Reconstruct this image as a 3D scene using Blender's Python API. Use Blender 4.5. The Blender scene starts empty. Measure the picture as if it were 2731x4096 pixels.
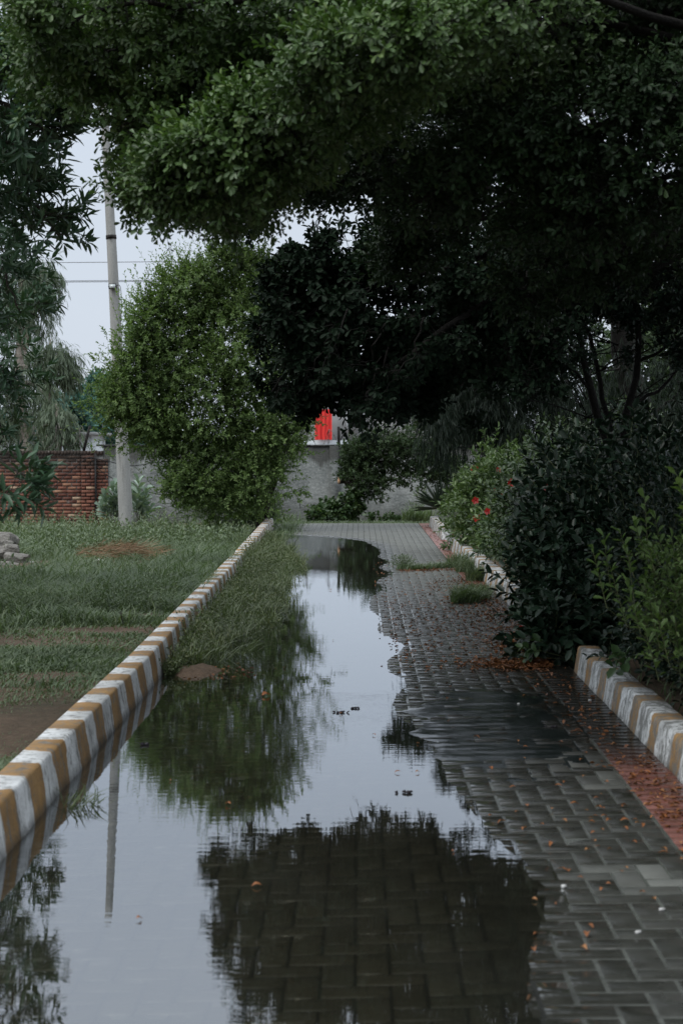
import bpy, math, random
import numpy as np
from mathutils import Vector
rng = np.random.default_rng(7)
random.seed(7)
scene = bpy.context.scene
COL = scene.collection
F = 3790.0

def P(px, py, Y):
    """survey note: sight line (px, py) at distance Y -> world point"""
    return np.array([(px - 824.0) / F * Y, Y, 1.5 - (py - 1032.0) / F * Y])

# ------------------------------------------------------------------ materials
def newmat(name):
    m = bpy.data.materials.new(name); m.use_nodes = True
    nt = m.node_tree; nt.nodes.clear()
    return m, nt
def N(nt, t, **kw):
    n = nt.nodes.new(t)
    for k, v in kw.items():
        if k.startswith('i_'):
            key = k[2:]
            key = int(key) if key.isdigit() else key.replace('_', ' ')
            n.inputs[key].default_value = v
        else: setattr(n, k, v)
    return n
def L(nt, a, b): nt.links.new(a, b)
def rgba(c): return (c[0], c[1], c[2], 1.0)
def mixc(nt, fac, a, b, blend='MIX'):
    n = nt.nodes.new('ShaderNodeMix'); n.data_type = 'RGBA'; n.blend_type = blend
    for sock, v in ((n.inputs[0], fac), (n.inputs[6], a), (n.inputs[7], b)):
        if hasattr(v, 'is_linked'): nt.links.new(v, sock)
        elif isinstance(v, (int, float)): sock.default_value = v
        else: sock.default_value = rgba(v)
    return n.outputs[2]
def noise(nt, scale, detail=4, rough=0.55, vec=None, dim=3):
    n = nt.nodes.new('ShaderNodeTexNoise')
    n.inputs['Scale'].default_value = scale; n.inputs['Detail'].default_value = detail
    n.inputs['Roughness'].default_value = rough
    if vec is not None: nt.links.new(vec, n.inputs['Vector'])
    return n.outputs['Fac']
def ramp(nt, fac, stops):
    n = nt.nodes.new('ShaderNodeValToRGB'); e = n.color_ramp.elements
    while len(e) < len(stops): e.new(0.5)
    for k, (p, c) in enumerate(stops):
        e[k].position = p
        e[k].color = rgba(c) if isinstance(c, tuple) else (c, c, c, 1)
    nt.links.new(fac, n.inputs[0]); return n.outputs[0]
def vmath(nt, op, a, b=None, **kw):
    n = nt.nodes.new('ShaderNodeVectorMath'); n.operation = op
    for s, v in ((n.inputs[0], a), (n.inputs[1], b)):
        if v is None: continue
        if hasattr(v, 'is_linked'): nt.links.new(v, s)
        else: s.default_value = v
    return n.outputs[0]
def fmath(nt, op, a, b=None, c=None, clamp=False):
    n = nt.nodes.new('ShaderNodeMath'); n.operation = op; n.use_clamp = clamp
    for s, v in zip(n.inputs, (a, b, c)):
        if v is None: continue
        if hasattr(v, 'is_linked'): nt.links.new(v, s)
        else: s.default_value = v
    return n.outputs[0]
def attr(nt, name):
    n = nt.nodes.new('ShaderNodeAttribute'); n.attribute_name = name; return n.outputs['Fac']
def pos(nt): return nt.nodes.new('ShaderNodeNewGeometry').outputs['Position']
def finish(nt, color, rough=0.7, spec=0.4, bump=None, bstr=0.3, bdist=0.01, metal=0.0):
    p = nt.nodes.new('ShaderNodeBsdfPrincipled'); o = nt.nodes.new('ShaderNodeOutputMaterial')
    for s, v in ((p.inputs['Base Color'], color), (p.inputs['Roughness'], rough), (p.inputs['Metallic'], metal), (p.inputs['Specular IOR Level'], spec)):
        if hasattr(v, 'is_linked'): nt.links.new(v, s)
        elif isinstance(v, tuple): s.default_value = rgba(v)
        else: s.default_value = v
    if bump is not None:
        b = nt.nodes.new('ShaderNodeBump'); b.inputs['Strength'].default_value = bstr; b.inputs['Distance'].default_value = bdist
        nt.links.new(bump, b.inputs['Height']); nt.links.new(b.outputs[0], p.inputs['Normal'])
    nt.links.new(p.outputs[0], o.inputs[0]); return p

def leaf_mat(name, dark, light, rough=0.45, trans=0.25, spec=0.35, extra=None):
    m, nt = newmat(name)
    t = attr(nt, 'tint')
    stops = [(0.0, dark), (0.82, light)]
    if extra: stops.append((0.97, extra))
    c = ramp(nt, t, stops)
    n = noise(nt, 1.3, 2, vec=pos(nt))
    c = mixc(nt, 0.55, c, mixc(nt, n, tuple(x * 0.45 for x in dark), tuple(min(1, x * 1.35) for x in light)))
    p = nt.nodes.new('ShaderNodeBsdfPrincipled'); p.inputs['Roughness'].default_value = rough
    p.inputs['Specular IOR Level'].default_value = spec
    nt.links.new(c, p.inputs['Base Color'])
    tr = nt.nodes.new('ShaderNodeBsdfTranslucent')
    nt.links.new(mixc(nt, 1.0, c, (0.95, 1.15, 0.45), 'MULTIPLY'), tr.inputs[0])
    mx = nt.nodes.new('ShaderNodeMixShader'); mx.inputs[0].default_value = trans
    nt.links.new(p.outputs[0], mx.inputs[1]); nt.links.new(tr.outputs[0], mx.inputs[2])
    o = nt.nodes.new('ShaderNodeOutputMaterial'); nt.links.new(mx.outputs[0], o.inputs[0])
    return m

def simple(name, c1, c2, scale=8, rough=0.8, bstr=0.4, bdist=0.01, spec=0.3, metal=0.0):
    m, nt = newmat(name)
    n = noise(nt, scale, 6, vec=pos(nt))
    c = ramp(nt, n, [(0.3, c1), (0.7, c2)])
    finish(nt, c, rough, spec, noise(nt, scale * 4, 5, vec=pos(nt)), bstr, bdist, metal)
    return m

M = {}
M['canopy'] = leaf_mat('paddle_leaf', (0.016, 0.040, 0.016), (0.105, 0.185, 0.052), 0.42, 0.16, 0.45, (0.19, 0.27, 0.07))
M['canopy_shade'] = leaf_mat('shaded_paddle_leaf', (0.008, 0.020, 0.009), (0.032, 0.066, 0.024), 0.5, 0.08, 0.25, (0.07, 0.12, 0.035))  # darker copy of the paddle leaf, shade put into its colour
M['canopy_dark'] = leaf_mat('deep_shade_leaf', (0.004, 0.010, 0.006), (0.012, 0.027, 0.013), 0.6, 0.05, 0.12)  # darkest copy of the leaf, deep shade put into its colour
M['lance'] = leaf_mat('lance_leaf', (0.022, 0.055, 0.034), (0.080, 0.155, 0.085), 0.40, 0.12, 0.4, (0.07, 0.13, 0.05))
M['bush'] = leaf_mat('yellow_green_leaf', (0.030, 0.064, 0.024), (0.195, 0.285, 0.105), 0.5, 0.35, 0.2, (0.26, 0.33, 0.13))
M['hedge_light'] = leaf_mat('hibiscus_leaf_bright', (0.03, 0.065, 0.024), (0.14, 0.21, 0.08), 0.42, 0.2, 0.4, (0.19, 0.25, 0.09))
M['hedge'] = leaf_mat('hibiscus_leaf_dark', (0.005, 0.013, 0.008), (0.016, 0.036, 0.020), 0.42, 0.06, 0.28, (0.05, 0.09, 0.055))  # dark copy of the hibiscus leaf, hedge shade put into its colour
M['hedge_mid'] = leaf_mat('hibiscus_leaf_mid', (0.012, 0.030, 0.014), (0.055, 0.095, 0.038), 0.42, 0.1, 0.4, (0.12, 0.17, 0.07))  # in-between hibiscus copy with less shade put into its colour
M['young'] = leaf_mat('young_shoot_leaf', (0.03, 0.065, 0.022), (0.12, 0.19, 0.06), 0.45, 0.3, 0.35, (0.20, 0.28, 0.08))
M['euca'] = leaf_mat('grey_green_leaf', (0.055, 0.085, 0.055), (0.13, 0.17, 0.11), 0.55, 0.2, 0.3)
M['weep'] = leaf_mat('weeping_needle', (0.005, 0.012, 0.008), (0.018, 0.030, 0.019), 0.6, 0.12, 0.2)
M['haze_tree'] = leaf_mat('distant_leaf', (0.045, 0.11, 0.10), (0.09, 0.18, 0.15), 0.8, 0.1, 0.1)  # haze put into the leaf colour as a paler blue-green
M['backgreen'] = leaf_mat('mid_distance_leaf', (0.014, 0.032, 0.014), (0.06, 0.095, 0.042), 0.6, 0.2, 0.2)
M['calo'] = leaf_mat('thick_grey_leaf', (0.13, 0.20, 0.15), (0.30, 0.38, 0.31), 0.5, 0.15, 0.3)
M['grass'] = leaf_mat('grass_blade', (0.045, 0.078, 0.042), (0.19, 0.25, 0.145), 0.5, 0.25, 0.35, (0.30, 0.33, 0.20))
M['weed'] = leaf_mat('weed_leaf', (0.06, 0.095, 0.058), (0.21, 0.27, 0.165), 0.55, 0.2, 0.3, (0.17, 0.20, 0.10))
M['wetweed'] = leaf_mat('wet_weed_leaf', (0.035, 0.058, 0.026), (0.15, 0.19, 0.09), 0.45, 0.2, 0.35, (0.16, 0.15, 0.07))
M['vine'] = leaf_mat('creeper_leaf', (0.02, 0.05, 0.02), (0.07, 0.12, 0.045), 0.4, 0.15, 0.4, (0.16, 0.20, 0.07))
M['spiky'] = leaf_mat('strap_leaf', (0.02, 0.035, 0.025), (0.06, 0.085, 0.055), 0.45, 0.1, 0.4)
M['straw'] = leaf_mat('dry_straw', (0.13, 0.08, 0.05), (0.34, 0.23, 0.15), 0.8, 0.1, 0.1)
M['dead'] = leaf_mat('dead_leaf', (0.045, 0.020, 0.010), (0.22, 0.085, 0.030), 0.5, 0.1, 0.3, (0.34, 0.17, 0.07))
M['orange_leaf'] = leaf_mat('orange_dead_leaf', (0.13, 0.045, 0.02), (0.36, 0.14, 0.05), 0.5, 0.15, 0.3, (0.50, 0.27, 0.12))
M['petal'] = leaf_mat('red_petal', (0.22, 0.006, 0.008), (0.42, 0.018, 0.015), 0.45, 0.2, 0.3)
M['bark'] = simple('bark', (0.018, 0.016, 0.013), (0.05, 0.043, 0.035), 12, 0.9, 0.7, 0.02)
M['bark_dark'] = simple('dark_bark', (0.006, 0.006, 0.005), (0.016, 0.014, 0.012), 14, 0.9, 0.6, 0.02)
M['bark_pale'] = simple('pale_bark', (0.20, 0.17, 0.14), (0.42, 0.38, 0.33), 6, 0.8, 0.4, 0.02)
M['stem'] = simple('green_stem', (0.05, 0.07, 0.03), (0.12, 0.13, 0.06), 20, 0.7)
M['wire'] = simple('rusty_wire', (0.05, 0.05, 0.05), (0.16, 0.14, 0.12), 30, 0.6, 0.2, 0.001, 0.5, 0.5)
M['cable'] = simple('black_cable', (0.008, 0.008, 0.009), (0.02, 0.02, 0.02), 30, 0.5, 0.1, 0.001)
M['iron'] = simple('dark_iron', (0.010, 0.010, 0.011), (0.03, 0.026, 0.022), 20, 0.7, 0.3, 0.003)
M['rubble'] = simple('broken_concrete', (0.10, 0.095, 0.085), (0.28, 0.265, 0.24), 7, 0.95, 0.9, 0.03)
M['tile'] = simple('white_tile', (0.50, 0.50, 0.49), (0.72, 0.72, 0.70), 12, 0.5, 0.2, 0.004)
M['bldg_white'] = simple('whitewash', (0.42, 0.46, 0.48), (0.60, 0.64, 0.66), 0.5, 0.9, 0.2, 0.02)
M['bldg_grey'] = simple('bare_cement', (0.20, 0.21, 0.21), (0.32, 0.33, 0.33), 0.6, 0.9, 0.3, 0.02)
M['scrap'] = simple('dark_scrap', (0.008, 0.008, 0.012), (0.03, 0.025, 0.03), 40, 0.4, 0.3, 0.003)
M['black'] = simple('black_housing', (0.01, 0.01, 0.01), (0.025, 0.025, 0.025), 30, 0.45, 0.1, 0.001)
M['shade'] = simple('dark_opening', (0.01, 0.012, 0.014), (0.025, 0.028, 0.03), 3, 0.6, 0.1, 0.001)
M['cut_wood'] = simple('fresh_cut_wood', (0.30, 0.17, 0.09), (0.50, 0.33, 0.2), 14, 0.8, 0.4, 0.01)

m, nt = newmat('red_cloth')
w = N(nt, 'ShaderNodeTexWave', i_Scale=1.6, i_Distortion=3.0); L(nt, pos(nt), w.inputs[0])
finish(nt, ramp(nt, w.outputs['Fac'], [(0.1, (0.55, 0.03, 0.03)), (0.9, (0.80, 0.06, 0.05))]), 0.75, 0.2, w.outputs['Fac'], 0.5, 0.05)
M['red'] = m
m, nt = newmat('lens_glass')
finish(nt, (0.55, 0.60, 0.60), 0.15, 0.6); M['lens'] = m

# concrete pole
m, nt = newmat('spun_concrete')
ps = pos(nt)
n1 = noise(nt, 1.2, 6, vec=vmath(nt, 'MULTIPLY', ps, (3, 3, 0.8)))
n2 = noise(nt, 60, 3, vec=ps)
c = mixc(nt, 0.35, ramp(nt, n1, [(0.3, (0.26, 0.265, 0.25)), (0.7, (0.42, 0.425, 0.40))]), ramp(nt, n2, [(0.35, 0.15), (0.7, 0.45)]))
c = mixc(nt, ramp(nt, noise(nt, 2.5, 7, vec=vmath(nt, 'MULTIPLY', ps, (6, 6, 0.5))), [(0.55, 0.0), (0.72, 0.55)]), c, (0.10, 0.10, 0.09))
finish(nt, c, 0.9, 0.2, n2, 0.3, 0.003); M['pole'] = m

# boundary wall, cement render with damp top and drips
m, nt = newmat('damp_cement_render')
ps = pos(nt)
sep = N(nt, 'ShaderNodeSeparateXYZ'); L(nt, ps, sep.inputs[0])
base = ramp(nt, noise(nt, 1.1, 9, 0.62, ps), [(0.36, (0.06, 0.072, 0.067)), (0.5, (0.13, 0.15, 0.14)), (0.64, (0.25, 0.27, 0.255))])
fine = noise(nt, 16, 8, 0.7, ps)
base = mixc(nt, 0.40, base, ramp(nt, fine, [(0.32, 0.04), (0.68, 0.36)]))
streak = noise(nt, 1.3, 9, 0.72, vmath(nt, 'MULTIPLY', ps, (2.6, 2.6, 0.25)))
edge = fmath(nt, 'ADD', sep.outputs[2], fmath(nt, 'MULTIPLY', fmath(nt, 'SUBTRACT', streak, 0.5), 1.5))
dampm = ramp(nt, fmath(nt, 'MULTIPLY', fmath(nt, 'SUBTRACT', edge, 1.08), 2.4, clamp=True), [(0.25, 0.0), (0.6, 0.9)])
base = mixc(nt, dampm, base, (0.055, 0.056, 0.052))
lowm = ramp(nt, fmath(nt, 'ADD', fmath(nt, 'MULTIPLY', sep.outputs[2], -1.0), fmath(nt, 'MULTIPLY', noise(nt, 3, 5, 0.6, ps), 0.9)), [(0.25, 0.0), (0.75, 0.75)])
base = mixc(nt, lowm, base, (0.10, 0.105, 0.095))
rust = ramp(nt, noise(nt, 1.4, 4, 0.5, vmath(nt, 'MULTIPLY', vmath(nt, 'ADD', ps, (3.1, 0, 0)), (1.6, 1.0, 0.10))), [(0.63, 0.0), (0.72, 0.55)])
base = mixc(nt, rust, base, (0.24, 0.17, 0.13))
bh = fmath(nt, 'ADD', fine, fmath(nt, 'MULTIPLY', noise(nt, 3.5, 6, 0.6, vmath(nt, 'MULTIPLY', ps, (1, 1, 2.5))), 2.0))
finish(nt, base, 0.92, 0.2, bh, 0.8, 0.035); M['wall'] = m

# brick
m, nt = newmat('burnt_brick')
t = attr(nt, 'tint'); ps = pos(nt)
c = ramp(nt, t, [(0.0, (0.10, 0.040, 0.030)), (0.35, (0.19, 0.078, 0.054)), (0.7, (0.28, 0.122, 0.082)), (0.86, (0.40, 0.21, 0.13)), (1.0, (0.48, 0.35, 0.24))])
c = mixc(nt, ramp(nt, noise(nt, 22, 6, 0.65, ps), [(0.35, 0.0), (0.75, 0.55)]), c, (0.085, 0.05, 0.04))
sep = N(nt, 'ShaderNodeSeparateXYZ'); L(nt, ps, sep.inputs[0])
topd = fmath(nt, 'MULTIPLY', fmath(nt, 'SUBTRACT', fmath(nt, 'ADD', sep.outputs[2], noise(nt, 2, 4, 0.6, ps)), 1.25), 1.5, clamp=True)
c = mixc(nt, topd, c, (0.055, 0.045, 0.038))
c = mixc(nt, ramp(nt, noise(nt, 5, 6, 0.7, ps), [(0.62, 0.0), (0.70, 0.7)]), c, (0.33, 0.32, 0.29))
finish(nt, c, 0.9, 0.2, noise(nt, 50, 5, 0.6, ps), 0.5, 0.006); M['brick'] = m
M['mortar'] = simple('mortar', (0.12, 0.12, 0.11), (0.34, 0.33, 0.31), 9, 0.95, 0.5, 0.01)

# kerb paint
def kerb_mat(name, period, phase, wear=0.0):
    m, nt = newmat(name)
    ps = pos(nt); u = attr(nt, 'u')
    wob = fmath(nt, 'MULTIPLY', fmath(nt, 'SUBTRACT', noise(nt, 5, 5, 0.6, ps), 0.5), 0.16)
    uu = fmath(nt, 'ADD', fmath(nt, 'DIVIDE', fmath(nt, 'ADD', u, wob), period), phase)
    fr = fmath(nt, 'FRACT', uu)
    s = ramp(nt, fr, [(0.0, 0.0), (0.485 + wear * 2.2, 0.0), (0.515 + wear * 2.2, 1.0), (0.985, 1.0), (1.0, 0.0)])
    white = ramp(nt, noise(nt, 6, 6, 0.6, ps), [(0.3, (0.52, 0.54, 0.54)), (0.65, (0.74, 0.76, 0.76))])
    ochre = ramp(nt, noise(nt, 5, 6, 0.6, ps), [(0.3, (0.24, 0.135, 0.048)), (0.7, (0.40, 0.235, 0.085))])
    c = mixc(nt, s, white, ochre)
    drip = noise(nt, 7, 8, 0.72, vmath(nt, 'MULTIPLY', ps, (2.2, 2.2, 0.8)))
    chip = ramp(nt, drip, [(0.53 - wear, 0.0), (0.60 - wear, 0.85)])
    c = mixc(nt, chip, c, ramp(nt, noise(nt, 30, 4, 0.6, ps), [(0.3, (0.10, 0.105, 0.10)), (0.7, (0.25, 0.25, 0.235))]))
    grime = ramp(nt, noise(nt, 4.2, 7, 0.7, ps), [(0.38, 0.0), (0.68, 0.75)])
    c = mixc(nt, grime, c, mixc(nt, 0.62, c, (0.085, 0.080, 0.065)))
    spots = ramp(nt, noise(nt, 26, 6, 0.75, ps), [(0.58 - wear, 0.0), (0.64 - wear, 0.8)])
    c = mixc(nt, spots, c, (0.12, 0.125, 0.115))
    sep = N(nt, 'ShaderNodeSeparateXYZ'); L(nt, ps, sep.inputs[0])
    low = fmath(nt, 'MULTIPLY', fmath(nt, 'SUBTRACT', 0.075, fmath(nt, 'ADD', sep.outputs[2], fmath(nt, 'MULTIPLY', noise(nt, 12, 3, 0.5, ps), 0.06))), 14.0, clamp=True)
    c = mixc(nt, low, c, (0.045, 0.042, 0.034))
    finish(nt, c, 0.72, 0.3, fmath(nt, 'ADD', noise(nt, 70, 4, 0.6, ps), fmath(nt, 'MULTIPLY', noise(nt, 9, 5, 0.6, ps), 2)), 0.55, 0.008)
    return m
M['kerb_l'] = kerb_mat('kerb_paint_left', 0.55, 0.1)
M['kerb_r'] = kerb_mat('kerb_paint_right', 0.57, 0.35, 0.055)

# pavers: tint = per block tone, dry = 0 wet .. 1 dry
def paver_mat(name, cols):
    m, nt = newmat(name)
    ps = pos(nt); t = attr(nt, 'tint'); d = attr(nt, 'dry')
    c = ramp(nt, t, [(0.0, cols[0]), (0.8, cols[1]), (1.0, cols[2])])
    c = mixc(nt, 0.20, c, ramp(nt, noise(nt, 45, 6, 0.65, ps), [(0.3, tuple(x * 0.5 for x in cols[0])), (0.7, cols[1])]))
    dn = fmath(nt, 'ADD', d, fmath(nt, 'MULTIPLY', fmath(nt, 'SUBTRACT', noise(nt, 7, 5, 0.6, ps), 0.5), 0.7), clamp=True)
    c2 = mixc(nt, dn, c, mixc(nt, 0.8, c, tuple(min(1, x * 3.6) for x in cols[2])))
    grime = ramp(nt, noise(nt, 1.7, 4, 0.5, ps), [(0.4, 0.0), (0.75, 0.45)])
    c2 = mixc(nt, grime, c2, mixc(nt, 0.6, c2, (0.035, 0.033, 0.025)))
    rn = noise(nt, 3.0, 5, 0.6, ps)
    r = fmath(nt, 'ADD', fmath(nt, 'MULTIPLY', dn, 0.40), fmath(nt, 'ADD', 0.16, fmath(nt, 'MULTIPLY', rn, 0.16)), clamp=True)
    dirt = fmath(nt, 'ADD', attr(nt, 'dirt'), fmath(nt, 'MULTIPLY', fmath(nt, 'SUBTRACT', noise(nt, 5, 6, 0.65, ps), 0.5), 0.5), clamp=True)
    c2 = mixc(nt, dirt, c2, (0.020, 0.019, 0.016))
    wet = attr(nt, 'wet')
    r = fmath(nt, 'MULTIPLY', r, fmath(nt, 'SUBTRACT', 1.0, fmath(nt, 'MULTIPLY', wet, 0.93)), clamp=True)
    c2 = mixc(nt, fmath(nt, 'MULTIPLY', wet, 0.5), c2, (0.018, 0.018, 0.014))
    c2 = mixc(nt, attr(nt, 'sub'), c2, ramp(nt, t, [(0.0, (0.036, 0.035, 0.027)), (1.0, (0.056, 0.054, 0.042))]))
    r = fmath(nt, 'MAXIMUM', r, fmath(nt, 'MULTIPLY', fmath(nt, 'SUBTRACT', 1.0, wet), 0.20))
    finish(nt, c2, r, fmath(nt, 'ADD', 0.22, fmath(nt, 'MULTIPLY', wet, 0.30)), noise(nt, 60, 2, 0.5, ps), 0.02, 0.001)
    return m
M['paver'] = paver_mat('wet_grey_paver', [(0.019, 0.020, 0.016), (0.032, 0.033, 0.028), (0.050, 0.052, 0.047)])
M['paver_red'] = paver_mat('wet_red_paver', [(0.09, 0.032, 0.025), (0.165, 0.062, 0.048), (0.22, 0.10, 0.08)])
m, nt = newmat('wet_joint_fill'); ps = pos(nt)  # light tone stands in for sky reflected in the wet joints
finish(nt, mixc(nt, attr(nt, 'sub'), ramp(nt, noise(nt, 9, 5, 0.6, ps), [(0.3, (0.055, 0.058, 0.052)), (0.7, (0.14, 0.15, 0.135))]), (0.012, 0.012, 0.010)), 0.16, 0.5, noise(nt, 60, 3, 0.5, ps), 0.12, 0.002)
M['joint'] = m
m, nt = newmat('wet_silt'); ps = pos(nt)
n1 = noise(nt, 3.2, 9, 0.68, vmath(nt, 'MULTIPLY', ps, (1.0, 0.45, 1)))
rr = ramp(nt, n1, [(0.35, 0.06), (0.62, 0.20)])
rr = fmath(nt, 'MULTIPLY', rr, fmath(nt, 'SUBTRACT', 1.0, fmath(nt, 'MULTIPLY', attr(nt, 'wet'), 0.95)))
finish(nt, ramp(nt, noise(nt, 7, 8, 0.7, ps), [(0.3, (0.008, 0.011, 0.011)), (0.7, (0.020, 0.024, 0.023))]), rr, 0.12, noise(nt, 90, 4, 0.6, ps), 0.10, 0.002)
M['silt'] = m

# puddle water
m, nt = newmat('puddle_water'); ps = pos(nt)
fr = N(nt, 'ShaderNodeFresnel', i_IOR=1.34)
gl = N(nt, 'ShaderNodeBsdfGlossy', i_Roughness=0.008); gl.inputs['Color'].default_value = (0.93, 0.96, 1.0, 1)
tr = N(nt, 'ShaderNodeBsdfTransparent'); tr.inputs[0].default_value = (0.80, 0.79, 0.70, 1)
df = N(nt, 'ShaderNodeBsdfDiffuse'); df.inputs[0].default_value = (0.075, 0.078, 0.064, 1)
b1 = noise(nt, 9, 2, 0.5, vmath(nt, 'MULTIPLY', ps, (0.55, 2.2, 1)))
b2 = noise(nt, 38, 2, 0.5, vmath(nt, 'MULTIPLY', ps, (1.0, 2.0, 1)))
hb = fmath(nt, 'ADD', b1, fmath(nt, 'MULTIPLY', b2, 0.10))
calm = ramp(nt, noise(nt, 0.8, 2, 0.5, ps), [(0.35, 0.25), (0.7, 1.0)])
bp = N(nt, 'ShaderNodeBump', i_Strength=0.5, i_Distance=0.0008)
L(nt, fmath(nt, 'MULTIPLY', hb, calm), bp.inputs['Height'])
L(nt, bp.outputs[0], fr.inputs['Normal']); L(nt, bp.outputs[0], gl.inputs['Normal'])
film = ramp(nt, noise(nt, 2.4, 8, 0.65, vmath(nt, 'MULTIPLY', ps, (1.0, 0.5, 1))), [(0.45, 0.08), (0.75, 0.22)])
mx1 = N(nt, 'ShaderNodeMixShader'); L(nt, film, mx1.inputs[0]); L(nt, tr.outputs[0], mx1.inputs[1]); L(nt, df.outputs[0], mx1.inputs[2])
mx2 = N(nt, 'ShaderNodeMixShader')
frb = fmath(nt, 'MULTIPLY', fmath(nt, 'POWER', fr.outputs[0], 0.58), 1.0, clamp=True)
L(nt, frb, mx2.inputs[0]); L(nt, mx1.outputs[0], mx2.inputs[1]); L(nt, gl.outputs[0], mx2.inputs[2])
o = N(nt, 'ShaderNodeOutputMaterial'); L(nt, mx2.outputs[0], o.inputs[0])
M['water'] = m

# ground
m, nt = newmat('damp_soil'); ps = pos(nt)
c = ramp(nt, noise(nt, 0.8, 8, 0.65, ps), [(0.3, (0.045, 0.045, 0.026)), (0.5, (0.12, 0.082, 0.055)), (0.7, (0.22, 0.15, 0.11))])
c = mixc(nt, 0.4, c, ramp(nt, noise(nt, 18, 7, 0.7, ps), [(0.3, (0.02, 0.018, 0.012)), (0.7, (0.17, 0.12, 0.08))]))
finish(nt, c, 0.9, 0.25, noise(nt, 25, 8, 0.7, ps), 1.0, 0.03); M['soil'] = m

# ------------------------------------------------------------------ mesh helpers
def link_mesh(name, V, Q, mat, parent=None, tint=None, smooth=False, attrs=None):
    V = np.asarray(V, dtype=np.float32).reshape(-1, 3); Q = np.asarray(Q, dtype=np.int32).reshape(-1, 4)
    me = bpy.data.meshes.new(name)
    me.vertices.add(len(V)); me.vertices.foreach_set('co', V.ravel())
    me.loops.add(Q.size); me.loops.foreach_set('vertex_index', Q.ravel())
    me.polygons.add(len(Q)); me.polygons.foreach_set('loop_start', np.arange(0, Q.size, 4, dtype=np.int32))
    me.update(calc_edges=True)
    if smooth: me.polygons.foreach_set('use_smooth', np.ones(len(Q), dtype=bool))
    if tint is not None:
        a = me.attributes.new('tint', 'FLOAT', 'FACE'); a.data.foreach_set('value', np.asarray(tint, dtype=np.float32))
    for k, (dom, val) in (attrs or {}).items():
        a = me.attributes.new(k, 'FLOAT', dom); a.data.foreach_set('value', np.asarray(val, dtype=np.float32))
    me.materials.append(mat)
    ob = bpy.data.objects.new(name, me); COL.objects.link(ob)
    if parent is not None: ob.parent = parent
    return ob
class MB:
    """collects pieces of one mesh"""
    def __init__(s): s.V = []; s.Q = []; s.T = []; s.n = 0
    def add(s, V, Q, T=None):
        V = np.asarray(V, float).reshape(-1, 3); Q = np.asarray(Q, int).reshape(-1, 4)
        s.V.append(V); s.Q.append(Q + s.n); s.n += len(V)
        s.T.append(np.full(len(Q), 0.5) if T is None else (np.full(len(Q), T) if np.isscalar(T) else np.asarray(T)))
    def build(s, name, mat, parent=None, smooth=False, origin=None):
        V = np.concatenate(s.V)
        if origin is not None: V = V - np.asarray(origin)
        return link_mesh(name, V, np.concatenate(s.Q), mat, parent, np.concatenate(s.T), smooth)
    def tube(s, pts, radii, k=6, T=None):
        V, Q = tube(pts, radii, k); s.add(V, Q, T)
    def box(s, c, h, T=None, rot=None, jit=0.0):
        v = np.array([[x, y, z] for x in (-1, 1) for y in (-1, 1) for z in (-1, 1)], float) * np.asarray(h)
        if jit: v += rng.uniform(-jit, jit, v.shape)
        if rot is not None: v = v @ np.asarray(rot).T
        s.add(v + np.asarray(c), [[0, 1, 3, 2], [4, 6, 7, 5], [0, 4, 5, 1], [2, 3, 7, 6], [0, 2, 6, 4], [1, 5, 7, 3]], T)
def rotz(a): return np.array([[math.cos(a), -math.sin(a), 0], [math.sin(a), math.cos(a), 0], [0, 0, 1]])
def rotrand(amt=3.14):
    from mathutils import Euler
    return np.array(Euler(tuple(random.uniform(-amt, amt) for _ in range(3))).to_matrix())
def nrm(a): return a / np.maximum(np.linalg.norm(a, axis=-1, keepdims=True), 1e-9)
def tube(pts, radii, k=6):
    pts = np.asarray(pts, float); n = len(pts)
    radii = np.broadcast_to(np.asarray(radii, float), (n,))
    T = nrm(np.gradient(pts, axis=0))
    ref = np.array([0.31, 0.17, 0.93]) if abs(T[0][2]) < 0.9 else np.array([0.93, 0.3, 0.1])
    A = nrm(np.cross(T, ref)); B = np.cross(T, A)
    a = np.arange(k) * 2 * np.pi / k
    V = pts[:, None] + radii[:, None, None] * (A[:, None] * np.cos(a)[None, :, None] + B[:, None] * np.sin(a)[None, :, None])
    i = np.arange(n - 1)[:, None] * k; j = np.arange(k)[None]
    Q = np.stack([i + j, i + (j + 1) % k, i + k + (j + 1) % k, i + k + j], -1).reshape(-1, 4)
    V = V.reshape(-1, 3)
    c0 = len(V); V = np.vstack([V, pts[0], pts[-1]])
    caps = []
    for q in range(0, k, 2):
        caps.append([c0, (q + 2) % k, (q + 1) % k, q]); o = (n - 1) * k
        caps.append([c0 + 1, o + q, o + (q + 1) % k, o + (q + 2) % k])
    return V, np.vstack([Q, caps])
def smooth_path(pts, n=10, jit=0.0):
    pts = np.asarray(pts, float); m = len(pts)
    t = np.linspace(0, m - 1, n); out = []
    for x in t:
        i = min(int(x), m - 2); f = x - i
        p0 = pts[max(i - 1, 0)]; p1 = pts[i]; p2 = pts[i + 1]; p3 = pts[min(i + 2, m - 1)]
        out.append(0.5 * ((2 * p1) + (-p0 + p2) * f + (2 * p0 - 5 * p1 + 4 * p2 - p3) * f * f + (-p0 + 3 * p1 - 3 * p2 + p3) * f ** 3))
    out = np.array(out)
    if jit: out[1:-1] += rng.normal(0, jit, out[1:-1].shape)
    return out
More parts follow.
